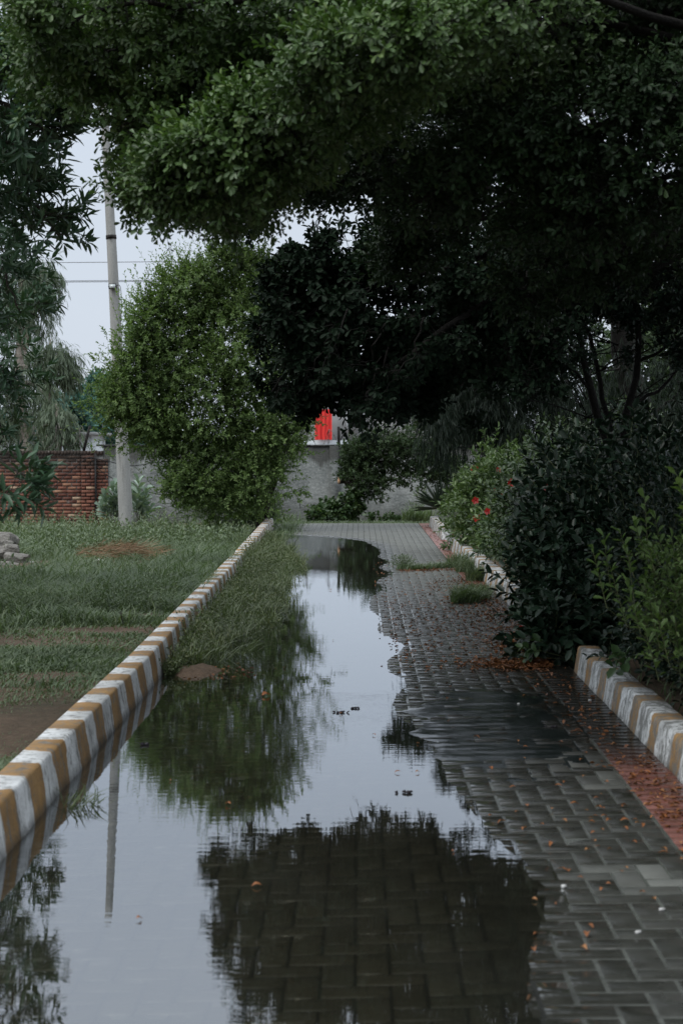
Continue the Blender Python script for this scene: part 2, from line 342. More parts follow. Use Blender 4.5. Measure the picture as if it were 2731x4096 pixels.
def twigs(mb, A, B, r):
    """thin three sided twigs from A to B"""
    T = nrm(B - A); U = nrm(np.cross(T, rng.normal(size=T.shape))); W = np.cross(T, U); n = len(A)
    a = np.arange(3) * 2 * np.pi / 3
    ring = U[:, None] * np.cos(a)[None, :, None] + W[:, None] * np.sin(a)[None, :, None]
    V = np.concatenate([A[:, None] + ring * r, B[:, None] + ring * r * 0.35], 1).reshape(-1, 3)
    b = np.arange(n)[:, None] * 6
    Q = np.concatenate([b + np.array([[0, 1, 4, 3]]), b + np.array([[1, 2, 5, 4]]), b + np.array([[2, 0, 3, 5]])], 0)
    mb.add(V, Q)
def leaves(mb, B, T, Nn, Ln, W, shape='paddle', droop=0.12, fold=0.25, tint=None, lo=False):
    """B base, T direction, Nn rough normal"""
    T = nrm(T); S = nrm(np.cross(T, Nn)); Nn = np.cross(S, T)
    n = len(B); Ln = np.broadcast_to(Ln, (n,))[:, None]; W = np.broadcast_to(W, (n,))[:, None]
    if tint is None: tint = rng.uniform(0, 1, n)
    if lo:
        mid = B + T * Ln * 0.5
        V = np.stack([B, mid + S * W * .5, B + T * Ln - Nn * Ln * droop, mid - S * W * .5], 1).reshape(-1, 3)
        mb.add(V, np.arange(n)[:, None] * 4 + np.arange(4)[None], tint); return
    f1, w1, f2, w2 = {'paddle': (.45, .34, .82, .46), 'lance': (.3, .42, .7, .34), 'oval': (.28, .45, .72, .42), 'blade': (.35, .5, .75, .38)}[shape]
    up = Nn * W * fold
    m1 = B + T * Ln * f1 - Nn * Ln * droop * f1 ** 2; m2 = B + T * Ln * f2 - Nn * Ln * droop * f2 ** 2
    tip = B + T * Ln - Nn * Ln * droop
    V = np.stack([B, m1 + S * W * w1 + up, m2 + S * W * w2 + up, tip, m2 - S * W * w2 + up, m1 - S * W * w1 + up], 1).reshape(-1, 3)
    b = np.arange(n)[:, None] * 6
    mb.add(V, np.concatenate([b + np.array([[0, 1, 2, 3]]), b + np.array([[0, 3, 4, 5]])], 1).reshape(-1, 4), np.repeat(tint, 2))
def sprigs(mb, tw, B, D, length, k, ll, lw, tilt=0.9, f0=0.15, shape='paddle', lo=False, twr=0.003, droop=0.15, tint=None, up=0.5, gravity=0.0):
    """k leaves spiralled on each twig B + D*length; tilt = leaf angle off the twig"""
    m = len(B); D = nrm(D); length = np.broadcast_to(length, (m,))
    if tw is not None: twigs(tw, B, B + D * length[:, None], twr)
    U = nrm(np.cross(D, rng.normal(size=D.shape))); W = np.cross(D, U)
    j = np.arange(k)
    fr = f0 + (1 - f0) * (j + 0.5) / k + rng.uniform(-.4, .4, (m, k)) / k
    az = j * 2.4 + rng.uniform(0, 6.28, (m, 1)) + rng.normal(0, .25, (m, k))
    tl = tilt * (1 - 0.55 * (j / k) ** 2) + rng.normal(0, .15, (m, k))
    R = U[:, None] * np.cos(az)[..., None] + W[:, None] * np.sin(az)[..., None]
    T = D[:, None] * np.cos(tl)[..., None] + R * np.sin(tl)[..., None]
    T[..., 2] -= gravity
    base = B[:, None] + D[:, None] * (length[:, None] * fr)[..., None]
    Nn = D[:, None] * 0.6 + np.array([0, 0, up]) + rng.normal(0, .25, T.shape)
    sz = rng.uniform(.7, 1.2, (m, k))
    tt = None
    if tint is not None: tt = np.clip(tint[:, None] + rng.normal(0, .16, (m, k)), 0, 1).ravel()
    leaves(mb, base.reshape(-1, 3), T.reshape(-1, 3), Nn.reshape(-1, 3), (ll * sz).ravel(), (lw * sz).ravel(), shape, droop, 0.18, tt, lo)
class Lump:
    def __init__(s, k=7, f=3.0):
        s.K = rng.normal(0, f, (k, 3)); s.ph = rng.uniform(0, 6.28, k); s.k = k
    def __call__(s, d): return np.sin(d @ s.K.T + s.ph).sum(1) / math.sqrt(s.k)
def randdir(n): return nrm(rng.normal(size=(n, 3)))
def blob_sprigs(mb, tw, c, R, n, shell=0.35, lump=0.18, length=0.2, k=8, ll=.06, lw=.03, outward=1.0, upb=0.3, **kw):
    d = randdir(n); lp = Lump()
    r = (1 + lump * lp(d)) * (1 - shell * rng.uniform(0, 1, n) ** 1.5)
    B = np.asarray(c) + d * r[:, None] * np.asarray(R)
    D = d * outward + rng.normal(0, .45, (n, 3)) + np.array([0, 0, upb])
    sprigs(mb, tw, B, D, rng.uniform(.6, 1.3, n) * length, k, ll, lw, **kw)
def spray(mb, tw, br, pts, rad, n, flat=0.45, limb=0.02, length=0.12, k=7, ll=.045, lw=.024, tilt=1.0, lo=False, sag=0.0, hang=0.0, shell=0.5, shape='paddle', connect=0.25, tintlow=0.35, clump=16, upb=0.35, f0=.45, **kw):
    """leafy bough following pts; rad = half width; rosettes of leaves at the twig ends"""
    path = smooth_path(pts, 14, 0.02); m = len(path)
    rad = np.interp(np.linspace(0, 1, m), np.linspace(0, 1, len(rad)), rad)
    if br is not None and limb: br.tube(path, np.linspace(limb, limb * .25, m), 6)
    K = max(3, n // clump); cid = rng.integers(0, K, n)
    t = np.clip(rng.uniform(0, m - 1.001, K)[cid] + rng.normal(0, .45, n), 0, m - 1.001); i = t.astype(int); f = (t - i)[:, None]
    C = path[i] * (1 - f) + path[i + 1] * f
    Tn = nrm(path[i + 1] - path[i]); r = rad[i]
    side = nrm(np.cross(Tn, [0, 0, 1.0])); upv = np.cross(side, Tn)
    a = rng.uniform(0, 6.28, K)[cid] + rng.normal(0, .30, n); q = ((1 - shell * rng.uniform(0, 1, K)[cid]) * rng.uniform(.75, 1.3, K)[cid] + rng.normal(0, .10, n)) * (1 + 0.15 * np.sin(t * 2.7 + a * 2))
    off = side * (np.cos(a) * q * r)[:, None] + upv * (np.sin(a) * q * r * flat)[:, None]
    off[:, 2] -= sag * (np.abs(np.cos(a)) * q * r) ** 2
    B = C + off + rng.normal(0, .03, (n, 3))
    D = nrm(off) * .8 + Tn * .55 + np.array([0, 0, upb - hang]) + rng.normal(0, .3, (n, 3))
    tint = np.clip(.25 + .30 * np.sin(a) + .25 * rng.uniform(-1, 1, K)[cid] + tintlow * rng.uniform(0, 1, n), 0, 1)  # upper side of the bough tinted lighter, top light put into leaf colour
    if tw is not None and connect:
        s = rng.uniform(0, 1, n) < connect
        twigs(tw, C[s], B[s], 0.0035)
    sprigs(mb, tw if tw is not None else None, B, D, rng.uniform(.6, 1.3, n) * length, k, ll, lw, tilt, f0, shape, lo, tint=tint, **kw)

def thing(name, label, cat, loc=(0, 0, 0), group=None):
    o = bpy.data.objects.new(name, None); COL.objects.link(o); o.location = loc
    o.empty_display_size = 0.2
    o['label'] = label; o['category'] = cat
    if group: o['group'] = group
    return o
def tag(o, label, cat, group=None, kind=None):
    if label: o['label'] = label
    if cat: o['category'] = cat
    if group: o['group'] = group
    if kind: o['kind'] = kind
    return o
def struct(o, label=None):
    o['kind'] = 'structure'
    if label: o['label'] = label
    return o
def addpart(mb, name, mat, t, smooth=False):
    o = mb.build(name, mat, t, smooth, origin=tuple(t.location)); return o

# ------------------------------------------------------------------ ground, path, water
def sm(a, b, x): 
    t = np.clip((x - a) / (b - a), 0, 1); return t * t * (3 - 2 * t)
lawnbump = Lump(9, 1.3)
def left_edge(Y): return np.interp(Y, [-6, 10.4, 15, 20.6, 31, 34], [-1.30, -1.30, -1.36, -1.42, -1.60, -1.66])
def gz(X, Y):
    X = np.asarray(X, float); Y = np.asarray(Y, float)
    b = 0.010 * lawnbump(np.stack([X.ravel(), Y.ravel(), X.ravel() * 0], 1)).reshape(X.shape)
    left = 0.085 - 0.50 * sm(17, 36, Y) + b * 1.3
    right = 0.10 - 0.43 * sm(24, 34, Y) + b
    z = np.where(X < 0, left, right)
    onpath = (X > left_edge(Y) - 0.12) & (X < 1.55) & (Y < 33.0)
    z = np.where(onpath, -0.22, z)
    z = np.where((X > left_edge(Y) - 0.12) & (X < 1.55) & (Y >= 33.0), -0.10 - 0.28 * sm(33, 36, Y) + b * .4, z)
    far = -0.36 + 0.4 * b
    return np.where(Y > 41, far, z)
xs = np.concatenate([[-3000, -900, -300, -120, -60, -35, -22], np.arange(-14, 14.01, 0.22), [22, 35, 60, 120, 300, 900, 3000]])
ys = np.concatenate([[-400, -100, -40, -15], np.arange(-6, 46, 0.3), [50, 60, 80, 120, 200, 400, 1000, 4000]])
GX, GY = np.meshgrid(xs, ys)
GZ = gz(GX, GY)
nx, ny = len(xs), len(ys)
I = (np.arange(ny - 1)[:, None] * nx + np.arange(nx - 1)[None]).ravel()
struct(link_mesh('ground', np.stack([GX, GY, GZ], -1), np.stack([I, I + 1, I + nx + 1, I + nx], 1), M['soil'], smooth=True), 'damp soil ground under the grass and hedge')

def water_edge(Y):
    return np.interp(Y, [-6, 4.3, 4.9, 5.3, 5.9, 6.55, 7.4, 8.5, 10, 12.1, 15.4, 20.2, 26, 27.6, 28.6, 29.2, 34],
                        [.50, .48, .46, .46, .46, .46, .32, .22, .10, .24, .05, .20, .18, -.2, -.9, -1.9, -2.2])
pl = Lump(9, 2.2)
def ph(X, Y):
    X = np.asarray(X, float); Y = np.asarray(Y, float)
    s = X - water_edge(Y)
    h = np.where(s < 0, 0.026 * s, 0.017 * s)
    h = np.clip(h, -0.055, 0.022)
    return h + 0.0013 * pl(np.stack([X.ravel(), Y.ravel(), 0 * X.ravel()], 1)).reshape(X.shape) - 0.001
def blocks(cells, name, mat, label, dryfn, dirtfn):
    """cells: rows x0,x1,y0,y1"""
    c = np.asarray(cells, float); n = len(c); g = 0.0035
    x0, x1, y0, y1 = c[:, 0] + g, c[:, 1] - g, c[:, 2] + g, c[:, 3] - g
    cx, cy = (x0 + x1) / 2, (y0 + y1) / 2
    hz = rng.normal(0, .0006, n)
    dmp = 1 - .93 * np.exp(-((cx - water_edge(cy)) / .25) ** 2)
    tx, ty = rng.normal(0, .006, n) * dmp, rng.normal(0, .006, n) * dmp; hz = hz * dmp
    def ring(ins, dz):
        X = np.stack([x0 + ins, x1 - ins, x1 - ins, x0 + ins], 1); Y = np.stack([y0 + ins, y0 + ins, y1 - ins, y1 - ins], 1)
        Z = ph(X, Y) + hz[:, None] + dz + (X - cx[:, None]) * tx[:, None] + (Y - cy[:, None]) * ty[:, None]
        return np.stack([X, Y, Z], -1)
    V = np.concatenate([ring(0, -.05), ring(0, -.0035), ring(.0045, 0)], 1)
    q = []
    for r in (0, 4):
        for k in range(4): q.append([r + k, r + (k + 1) % 4, r + 4 + (k + 1) % 4, r + 4 + k])
    q.append([8, 9, 10, 11]); q = np.array(q)
    Q = (np.arange(n)[:, None, None] * 12 + q[None]).reshape(-1, 4)
    t = np.repeat(rng.uniform(0, 1, n), 9); d = np.repeat(dryfn(cx, cy), 9)
    return struct(link_mesh(name, V.reshape(-1, 3), Q, mat, tint=t, attrs={'sub': ('POINT', 1 - sm(-.28, .03, V.reshape(-1, 3)[:, 0] - water_edge(V.reshape(-1, 3)[:, 1]))), 'dry': ('FACE', d), 'wet': ('POINT', np.exp(-(np.maximum(0, V.reshape(-1, 3)[:, 0] - water_edge(V.reshape(-1, 3)[:, 1])) / .20) ** 2)), 'dirt': ('FACE', np.repeat(dirtfn(cx, cy), 9))}), label)
cells = []
w = 0.1; Y0 = -3.0
for i in range(-20, 14):
    for j in range(0, 362):
        cc = (i - j) % 4
        x, y = 1.19 + (i - 12) * w, Y0 + j * w
        if cc == 0: r = [x, x + 2 * w, y, y + w]
        elif cc == 3: r = [x, x + w, y, y + 2 * w]
        else: continue
        lx = float(left_edge(y)) - 0.03
        r[0] = max(r[0], lx); r[1] = min(r[1], 1.185); r[3] = min(r[3], 33.0)
        if r[1] - r[0] > 0.03 and r[3] - r[2] > 0.03: cells.append(r)
dl = Lump(7, 2.0)
def dryf(x, y):
    base = sm(15, 24, y) * sm(0.0, .5, x - water_edge(y)) * .75 + 0.12 * sm(11, 14, y)
    pts = [((1.02, 7.9), .16, .30), ((1.12, 7.35), .10, .2), ((0.98, 5.75), .22, .22), ((1.12, 5.6), .2, .2), ((0.3, 7.2), .12, .1)]
    s = np.zeros_like(x)
    for (px, py), rx, ry in pts: s = np.maximum(s, np.exp(-((x - px) / rx) ** 2 - ((y - py) / ry) ** 2))
    s = np.where(s > .45, s, 0) * rng.uniform(.4, 1, len(x))
    return np.clip(base + s + .10 * dl(np.stack([x, y, 0 * x], 1)), 0, 1)
blocks(cells, 'pavement', M['paver'], 'grey interlocking paver path', dryf, lambda x, y: .75 * np.exp(-((x - .8) / .5) ** 2 - ((y - 9.0) / 1.5) ** 2) + .25 * np.exp(-((x - .9) / .5) ** 2 - ((y - 12.5) / 2.0) ** 2))
cells = [[1.19, 1.44, y, y + w] for y in np.arange(-3, 33.0, w)]
blocks(cells, 'pavement_border', M['paver_red'], 'red paver border strip beside the right kerb', lambda x, y: .02 + .22 * sm(18, 24, y) + .10 * np.exp(-((y - 6.6) / 1.0) ** 2) - .2 * np.exp(-((y - 9.6) / 1.2) ** 2), lambda x, y: .92 * sm(7.3, 8.6, y) * (1 - sm(17, 19, y)) + .15)
jx = np.arange(-1.68, 1.5, .08); jy = np.arange(-3, 33.05, .12)
JX, JY = np.meshgrid(jx, jy); JXc = np.maximum(JX, left_edge(JY) - .06)
I = (np.arange(len(jy) - 1)[:, None] * len(jx) + np.arange(len(jx) - 1)[None]).ravel()
JZ = ph(JXc, JY) - 0.0022 * (1 - .85 * np.exp(-((JXc - water_edge(JY)) / .22) ** 2))
struct(link_mesh('paving_joints', np.stack([JXc, JY, JZ], -1), np.stack([I, I + 1, I + len(jx) + 1, I + len(jx)], 1), M['joint'], smooth=True, attrs={'sub': ('POINT', 1 - sm(-.05, .25, (JXc - water_edge(JY)).ravel()))}), 'wet fill in the paver joints, sky reflection put into its light tone')
# silt over the pavers
sl = Lump(10, 5.0); sl2 = Lump(12, 14.0)
jx = np.arange(-.05, 1.44, .010); jy = np.arange(6.4, 11.6, .018); JX, JY = np.meshgrid(jx, jy)
pp = np.stack([JX.ravel(), JY.ravel() * .6, 0 * JX.ravel()], 1)
q = 1 - np.sqrt(((JX - .72) / .66) ** 2 + ((JY - 9.0) / 1.75) ** 2)
q = q + .10 * sl(pp).reshape(JX.shape) + .05 * sl2(pp).reshape(JX.shape)
sl3 = Lump(14, 40.0); ss = np.stack([JX.ravel() * .35, JY.ravel() * .8, 0 * JX.ravel()], 1)
SZ = ph(JX, JY) + np.clip(q * .013 - .0046, -.012, .0010) + .0007 * sl3(ss).reshape(JX.shape) + .0003 * Lump(14, 90.0)(ss).reshape(JX.shape)
I = (np.arange(len(jy) - 1)[:, None] * len(jx) + np.arange(len(jx) - 1)[None]).ravel()
struct(link_mesh('silt', np.stack([JX, JY, SZ], -1), np.stack([I, I + 1, I + len(jx) + 1, I + len(jx)], 1), M['silt'], smooth=True, attrs={'wet': ('POINT', np.exp(-(np.maximum(0, JX.ravel() - water_edge(JY.ravel())) / .22) ** 2))}), 'dark wet silt smoothed over the pavers')
# water sheet
wy = np.linspace(-3, 29.6, 60)
V = []; 
for y in wy: V += [[float(left_edge(y)) - .02, y, 0], [1.3 if y < 26 else .7, y, 0]]
Q = [[2 * i, 2 * i + 1, 2 * i + 3, 2 * i + 2] for i in range(len(wy) - 1)]
struct(link_mesh('puddle_water', V, Q, M['water'], smooth=True), 'still rain puddle over the left of the path reflecting sky and trees')

# ------------------------------------------------------------------ kerbs
def kerb(pts, mat, label, side, ztop=0.19, phase=0.0, name='kerb'):
    pts = np.asarray(pts, float)
    seg = np.linalg.norm(np.diff(pts, axis=0), axis=1); cum = np.concatenate([[0], np.cumsum(seg)])
    n = int(cum[-1] / .035) + 2; u = np.linspace(0, cum[-1], n)
    X = np.interp(u, cum, pts[:, 0]); Y = np.interp(u, cum, pts[:, 1])
    T = nrm(np.stack([np.gradient(X), np.gradient(Y)], 1)); Nx, Ny = T[:, 1], -T[:, 0]
    o = side  # profile grows away from the path
    prof = [(0, -.15), (0.0, 0.0), (.010, .06), (.021, .13), (.029, ztop - .012), (.038, ztop - .001), (.10, ztop), (.160, ztop - .001), (.169, ztop - .012), (.19, .05), (.20, -.15)]
    k = len(prof); lp = Lump(10, 4.0); lp2 = Lump(10, 14.0)
    V = np.zeros((n, k, 3))
    for a, (off, z) in enumerate(prof):
        V[:, a, 0] = X + Nx * o * off; V[:, a, 1] = Y + Ny * o * off; V[:, a, 2] = z
    f = V.reshape(-1, 3); d = (.0045 * lp(f) + .0028 * lp2(f)).reshape(n, k)
    V[:, :, 0] += d * .8; V[:, :, 2] += np.where(np.arange(k)[None] > 0, d, 0)
    # casting joints between lengths
    jo = np.abs(((u + .3) % 0.88) - .44) > .432
    V[jo, 2:-1, 2] -= .006
    Q = []
    i = np.arange(n - 1)[:, None] * k; j = np.arange(k - 1)[None]
    Q = np.stack([i + j, i + k + j, i + k + j + 1, i + j + 1], -1).reshape(-1, 4)
    V = V.reshape(-1, 3)
    caps = []
    for b in (0, (n - 1) * k):
        for a in range(0, 5): caps.append([b + a, b + a + 1, b + 9 - a, b + 10 - a])
    ua = np.repeat(u + phase, k)
    ob = link_mesh(name, V, np.vstack([Q, caps]), mat, attrs={'u': ('POINT', ua)}, smooth=True)
    return tag(ob, label, 'kerb')
yy = np.array([-3, 4, 8, 10.4, 13, 15, 18, 20.6, 26, 31.2])
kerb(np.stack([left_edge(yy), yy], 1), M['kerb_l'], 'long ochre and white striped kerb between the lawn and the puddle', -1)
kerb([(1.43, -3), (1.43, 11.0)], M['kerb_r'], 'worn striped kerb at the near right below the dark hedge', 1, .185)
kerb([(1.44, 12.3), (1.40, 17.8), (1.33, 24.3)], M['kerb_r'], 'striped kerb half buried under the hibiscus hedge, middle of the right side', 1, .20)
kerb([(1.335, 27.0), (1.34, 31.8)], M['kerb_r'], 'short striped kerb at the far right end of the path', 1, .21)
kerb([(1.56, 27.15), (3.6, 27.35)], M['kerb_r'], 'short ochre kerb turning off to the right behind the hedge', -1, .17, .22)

# ------------------------------------------------------------------ boundary walls
WY = 41.5
def subdiv_wall(x0, x1, z0, z1, y0, y1, mat, nxs=60):
    mb = MB(); xs_ = np.linspace(x0, x1, nxs); lp = Lump(8, .9)
    top = z1 + .012 * lp(np.stack([xs_ * 2, 0 * xs_, 0 * xs_], 1))
    V = []
    for i, x in enumerate(xs_): V += [[x, y0, z0], [x, y0, top[i]], [x, y1, top[i]], [x, y1, z0]]
    Q = []
    for i in range(nxs - 1):
        b = i * 4
        for k in range(3): Q.append([b + k, b + 4 + k, b + 5 + k, b + 1 + k])
    Q += [[0, 1, 2, 3], [4 * nxs - 4, 4 * nxs - 1, 4 * nxs - 2, 4 * nxs - 3]]
    mb.add(V, Q); return mb
t = thing('boundary_wall', 'grey damp-stained cement boundary wall closing off the path', 'wall', (2, WY, -.4))
addpart(subdiv_wall(-6.42, 18, -.7, 1.575, WY, WY + .22, None, 120), 'wall_panel', M['wall'], t)
mb = MB()
for x in (-.62, 3.9, 8.4, 12.9): mb = MB(); mb.box((x, WY - .03, .43), (.115, .045, 1.16)); addpart(mb, 'pier', M['wall'], t)
mb = MB()
for x in np.arange(-6.3, 18, .6): mb.box((x, WY + .11, 1.595 + rng.normal(0, .004)), (.297, .135, .022), jit=.006)
addpart(mb, 'coping', M['wall'], t)
# brick wall
t = thing('brick_wall', 'red brick boundary wall joining the cement wall on the left', 'wall', (-9, WY, -.4))
mb = MB(); mb.box((-11.2, WY + .12, .34), (4.77, .10, 1.04)); addpart(mb, 'mortar_core', M['mortar'], t)
mb = MB()
ch = .087
def brickrun(x0, x1, yf, z0, z1, off):
    r = 0; z = z0
    while z + ch <= z1 + .01:
        x = x0 - (off if r % 2 else 0)
        while x < x1 - .03:
            a, b = max(x, x0), min(x + .235, x1)
            if b - a > .03:
                dz = .075 / 2
                mb.box(((a + b) / 2, yf + rng.normal(0, .004) + .04, z + ch / 2), ((b - a) / 2 - .009, .045, dz * .94 * rng.uniform(.93, 1.0)), T=float(np.clip(rng.beta(1.4, 1.7) * (1.0 if rng.uniform() < .9 else 1.5), 0, 1)), jit=.004)
            x += .24 if (r % 5) != 2 else .12
        z += ch; r += 1
brickrun(-12.5, -6.98, WY, -.65, 1.35, .12)
brickrun(-6.98, -6.62, WY - .05, -.65, 1.35, .12)
brickrun(-6.60, -6.30, WY - .02, -.65, 1.28, .09)
x = -12.5
while x < -6.45:   # brick on edge coping
    mb.box((x + .04, WY + .10, 1.41 + rng.normal(0, .004)), (.034 if rng.uniform() < .7 else .033, .13, .052), T=float(rng.uniform(0, .3)), jit=.005); x += .082
addpart(mb, 'brickwork', M['brick'], t)
mb = MB(); mb.tube([(-6.615, WY - .075, -.5), (-6.61, WY - .075, .4), (-6.615, WY - .075, 1.40)], .022, 8)
tag(mb.build('drain_pipe', M['cable'], smooth=True), 'thin black pipe running down the brick pillar', 'pipe')

# razor wire, posts
def post(px, pyt, pyb, lean, label):
    b = P(px, pyb, WY + .11); tpt = P(px + lean, pyt, WY + .11)
    mb = MB()
    for dx, dy in ((0, 0), (.03, .0), (0, .03)):
        mb.tube([b + [dx, dy, -.08], (b + tpt) / 2 + [dx, dy, 0], tpt + [dx, dy, 0]], .021, 4)
    return tag(mb.build('fence_post', M['iron']), label, 'post', 'iron posts on the wall top')
post(777, 980, 1024, -1, 'short upright black iron post on the cement wall beside the red cloth')
post(190, 978, 1033, 16, 'leaning dark iron post on the brick pillar carrying razor wire')
post(1180, 975, 1024, 2, 'dark iron post on the wall hidden behind the hedge trees')
def razor(x0, x1, zc, r, turns, label, seed):
    r_ = np.random.default_rng(seed)
    n = turns * 22; tt = np.linspace(0, 1, n); a = tt * turns * 2 * np.pi
    rr = r * (1 + .18 * np.sin(tt * 23 + seed))
    pts = np.stack([x0 + (x1 - x0) * tt + .13 * np.sin(a * .5 + 1), WY + .12 + rr * .8 * np.cos(a), zc + rr * np.sin(a) + .03 * np.sin(tt * 31)], 1)
    t = thing('razor_wire', label, 'wire', (float(x0), WY, float(zc)), 'razor wire coils along the wall top')
    mb = MB(); mb.tube(pts, .0055, 4); idx = np.arange(2, n - 2, 2)
    leaves(mb, pts[idx] - .022 * nrm(pts[idx + 1] - pts[idx]), pts[idx + 1] - pts[idx], randdir(len(idx)), .05, .035, lo=True, droop=0)
    addpart(mb, 'coil', M['wire'], t)
razor(-8.4, -4.6, 1.83, .27, 13, 'razor wire coil above the brick pillar on the left', 3)
razor(-13, -8.6, 1.72, .25, 12, 'razor wire coil on the brick wall at the far left behind leaves', 4)
razor(-1.5, 1.8, 1.80, .21, 12, 'razor wire coil above the cement wall beneath the red cloth', 5)
for k, (pts, lab) in enumerate([
    ([P(20, 1192, WY - .1), P(90, 1150, WY - .1), P(150, 1093, WY - .1), P(195, 1055, WY - .1), P(210, 1050, WY - .1)], 'black cable running diagonally up the brick wall'),
    ([P(207, 1050, WY - .1), P(250, 1060, WY - .15), P(300, 1070, WY - .2), P(360, 1062, WY - .15), P(420, 1060, WY - .1)], 'black cable sagging from brick pillar behind the pole at the top'),
    ([P(207, 1050, WY - .1), P(235, 1085, WY - .15), P(290, 1112, WY - .2), P(360, 1135, WY - .2), P(450, 1145, WY - .1)], 'black cable drooping low across the cement wall behind the pole')]):
    mb = MB(); mb.tube(smooth_path(pts, 16), .010, 5); tag(mb.build('cable', M['cable'], smooth=True), lab, 'cable')
for k, (py, dz, lab) in enumerate([(603, 0, 'upper overhead line crossing the sky behind the pole'), (645, 0, 'front wire of the lower overhead pair behind the pole'), (647.5, 0, 'rear wire of the lower overhead pair behind the pole')]):
    mb = MB(); mb.tube([P(-900, py + 12, 62), P(-100, py + 3, 62), P(250, py + 1, 62), P(800, py - 4, 62), P(2000, py - 12, 62)], .011, 4)
    tag(mb.build('overhead_wire', M['cable']), lab, 'wire')

# ------------------------------------------------------------------ pole
PY = 38.0
b = P(291, 1240, PY); tp = P(246, 300, PY)
t = thing('utility_pole', 'tall leaning grey concrete pole standing in the grass before the brick wall', 'pole', tuple(b))
mb = MB(); ax = tp - b; n = 26
mb.tube([b + ax * f for f in np.linspace(0, 1.06, n)], np.linspace(.170, .085, n), 20); addpart(mb, 'shaft', M['pole'], t, True)
for py in (547, 880):
    f = (1240 - py) / 940.; c0 = b + ax * f; r0 = .17 - .085 * f / 1.06
    mb = MB(); mb.tube([c0 - nrm(ax) * .045, c0 + nrm(ax) * .045], r0 + .012, 20)
    mb.box(c0 + [0, -r0 - .03, 0], (.04, .035, .03)); addpart(mb, 'clamp_band', M['iron'], t)
f = (1240 - 661) / 940.; c0 = b + ax * f
t2 = thing('floodlight', 'small black floodlight with pale lens fixed to the concrete pole', 'floodlight', tuple(c0 + [0.0, -.17, 0]))
mb = MB(); mb.box(c0 + [0, -.20, 0], (.085, .018, .062)); mb.box(c0 + [0, -.165, 0], (.06, .02, .045))
for k in range(7): mb.box(c0 + [-.06 + .02 * k, -.145, 0], (.003, .012, .05))
addpart(mb, 'housing', M['black'], t2)
mb = MB(); mb.box(c0 + [0, -.222, 0], (.067, .004, .045)); addpart(mb, 'lens', M['lens'], t2)
mb = MB(); mb.tube([c0 + [-.095, -.19, 0], c0 + [-.095, -.12, -.03], c0 + [0, -.1, -.03], c0 + [.095, -.12, -.03], c0 + [.095, -.19, 0]], .008, 4); addpart(mb, 'bracket', M['iron'], t2)
mb = MB(); mb.tube(smooth_path([c0 + [.05, -.16, 0], c0 + [.16, -.14, .02], c0 + [.19, -.12, -.3], c0 + [.17, -.08, -.8]], 12), .008, 5); addpart(mb, 'lead', M['cable'], t2)

# ------------------------------------------------------------------ buildings beyond the wall
BY = 80.0
def bx(px0, px1, py0, py1, Y, dep):
    a = P(px0, py1, Y); b_ = P(px1, py0, Y)
    return ((a[0] + b_[0]) / 2, Y + dep / 2, (a[2] + b_[2]) / 2), ((b_[0] - a[0]) / 2, dep / 2, (b_[2] - a[2]) / 2)
t = thing('cement_building', 'plain grey cement building beyond the wall above the red cloth', 'building', (3, BY, -.4))
mb = MB(); c, h = bx(640, 860, 905, 1100, BY, 6); mb.box(c, h); c, h = bx(858, 1120, 850, 1100, BY - .4, 7); mb.box(c, h); addpart(mb, 'wall', M['bldg_grey'], t)
mb = MB(); c, h = bx(632, 868, 898, 905, BY - .35, 6.6); mb.box(c, h); addpart(mb, 'roof_slab', M['bldg_white'], t)
for a in ((795, 835, 940, 985), (900, 945, 905, 965), (985, 1025, 905, 965)):
    mb = MB(); c, h = bx(*a, BY - .46, .04); mb.box(c, h); w_ = addpart(mb, 'window', M['bldg_white'], t)
    mb = MB(); c, h = bx(a[0] + 4, a[1] - 4, a[2] + 4, a[3] - 4, BY - .5, .03); mb.box(np.array(c) - np.array(t.location) * 0, h)
    pn = addpart(mb, 'pane', M['shade'], t); pn.parent = w_
mb = MB(); c, h = bx(690, 800, 1011, 1040, BY - 1.2, .8); mb.box(c, h); addpart(mb, 'ledge', M['bldg_white'], t)
a = P(723, 1010, BY - 1.4); b_ = P(762, 950, BY - 1.4)
gx = np.linspace(a[0], b_[0], 22); gzz = np.linspace(a[2], b_[2] + .2, 14)
CX, CZ = np.meshgrid(gx, gzz); CYY = BY - 1.4 + .035 * np.sin(CX * 19 + CZ * 1.5) * (1.2 - (CZ - a[2]) / 2)
I = (np.arange(13)[:, None] * 22 + np.arange(21)[None]).ravel()
tag(link_mesh('hanging_cloth', np.stack([CX, CYY, CZ], -1), np.stack([I, I + 1, I + 23, I + 22], 1), M['red'], smooth=True), 'bright red cloth hanging on the building above the wall', 'cloth')
t = thing('white_building', 'low whitewashed shed glimpsed behind the eucalyptus at left', 'building', (-17, 95, 0))
mb = MB(); c, h = bx(-80, 205, 1000, 1090, 95, 6); mb.box(c, h); addpart(mb, 'wall', M['bldg_white'], t)
mb = MB(); c, h = bx(-90, 215, 992, 1000, 94.5, 7); mb.box(c, h); addpart(mb, 'roof', M['bldg_grey'], t)

# ------------------------------------------------------------------ trees
def branch_set(br, root, tips, r0, mid=None, n=9, jit=.05, twist=.3):
    root = np.asarray(root, float)
    for tpt in tips:
        tpt = np.asarray(tpt, float); m1 = root * .6 + tpt * .4 + np.array([0, 0, twist * np.linalg.norm(tpt - root) * .25])
        pth = smooth_path([root, m1, tpt], n, jit); br.tube(pth, np.linspace(r0, r0 * .25, n), 6)

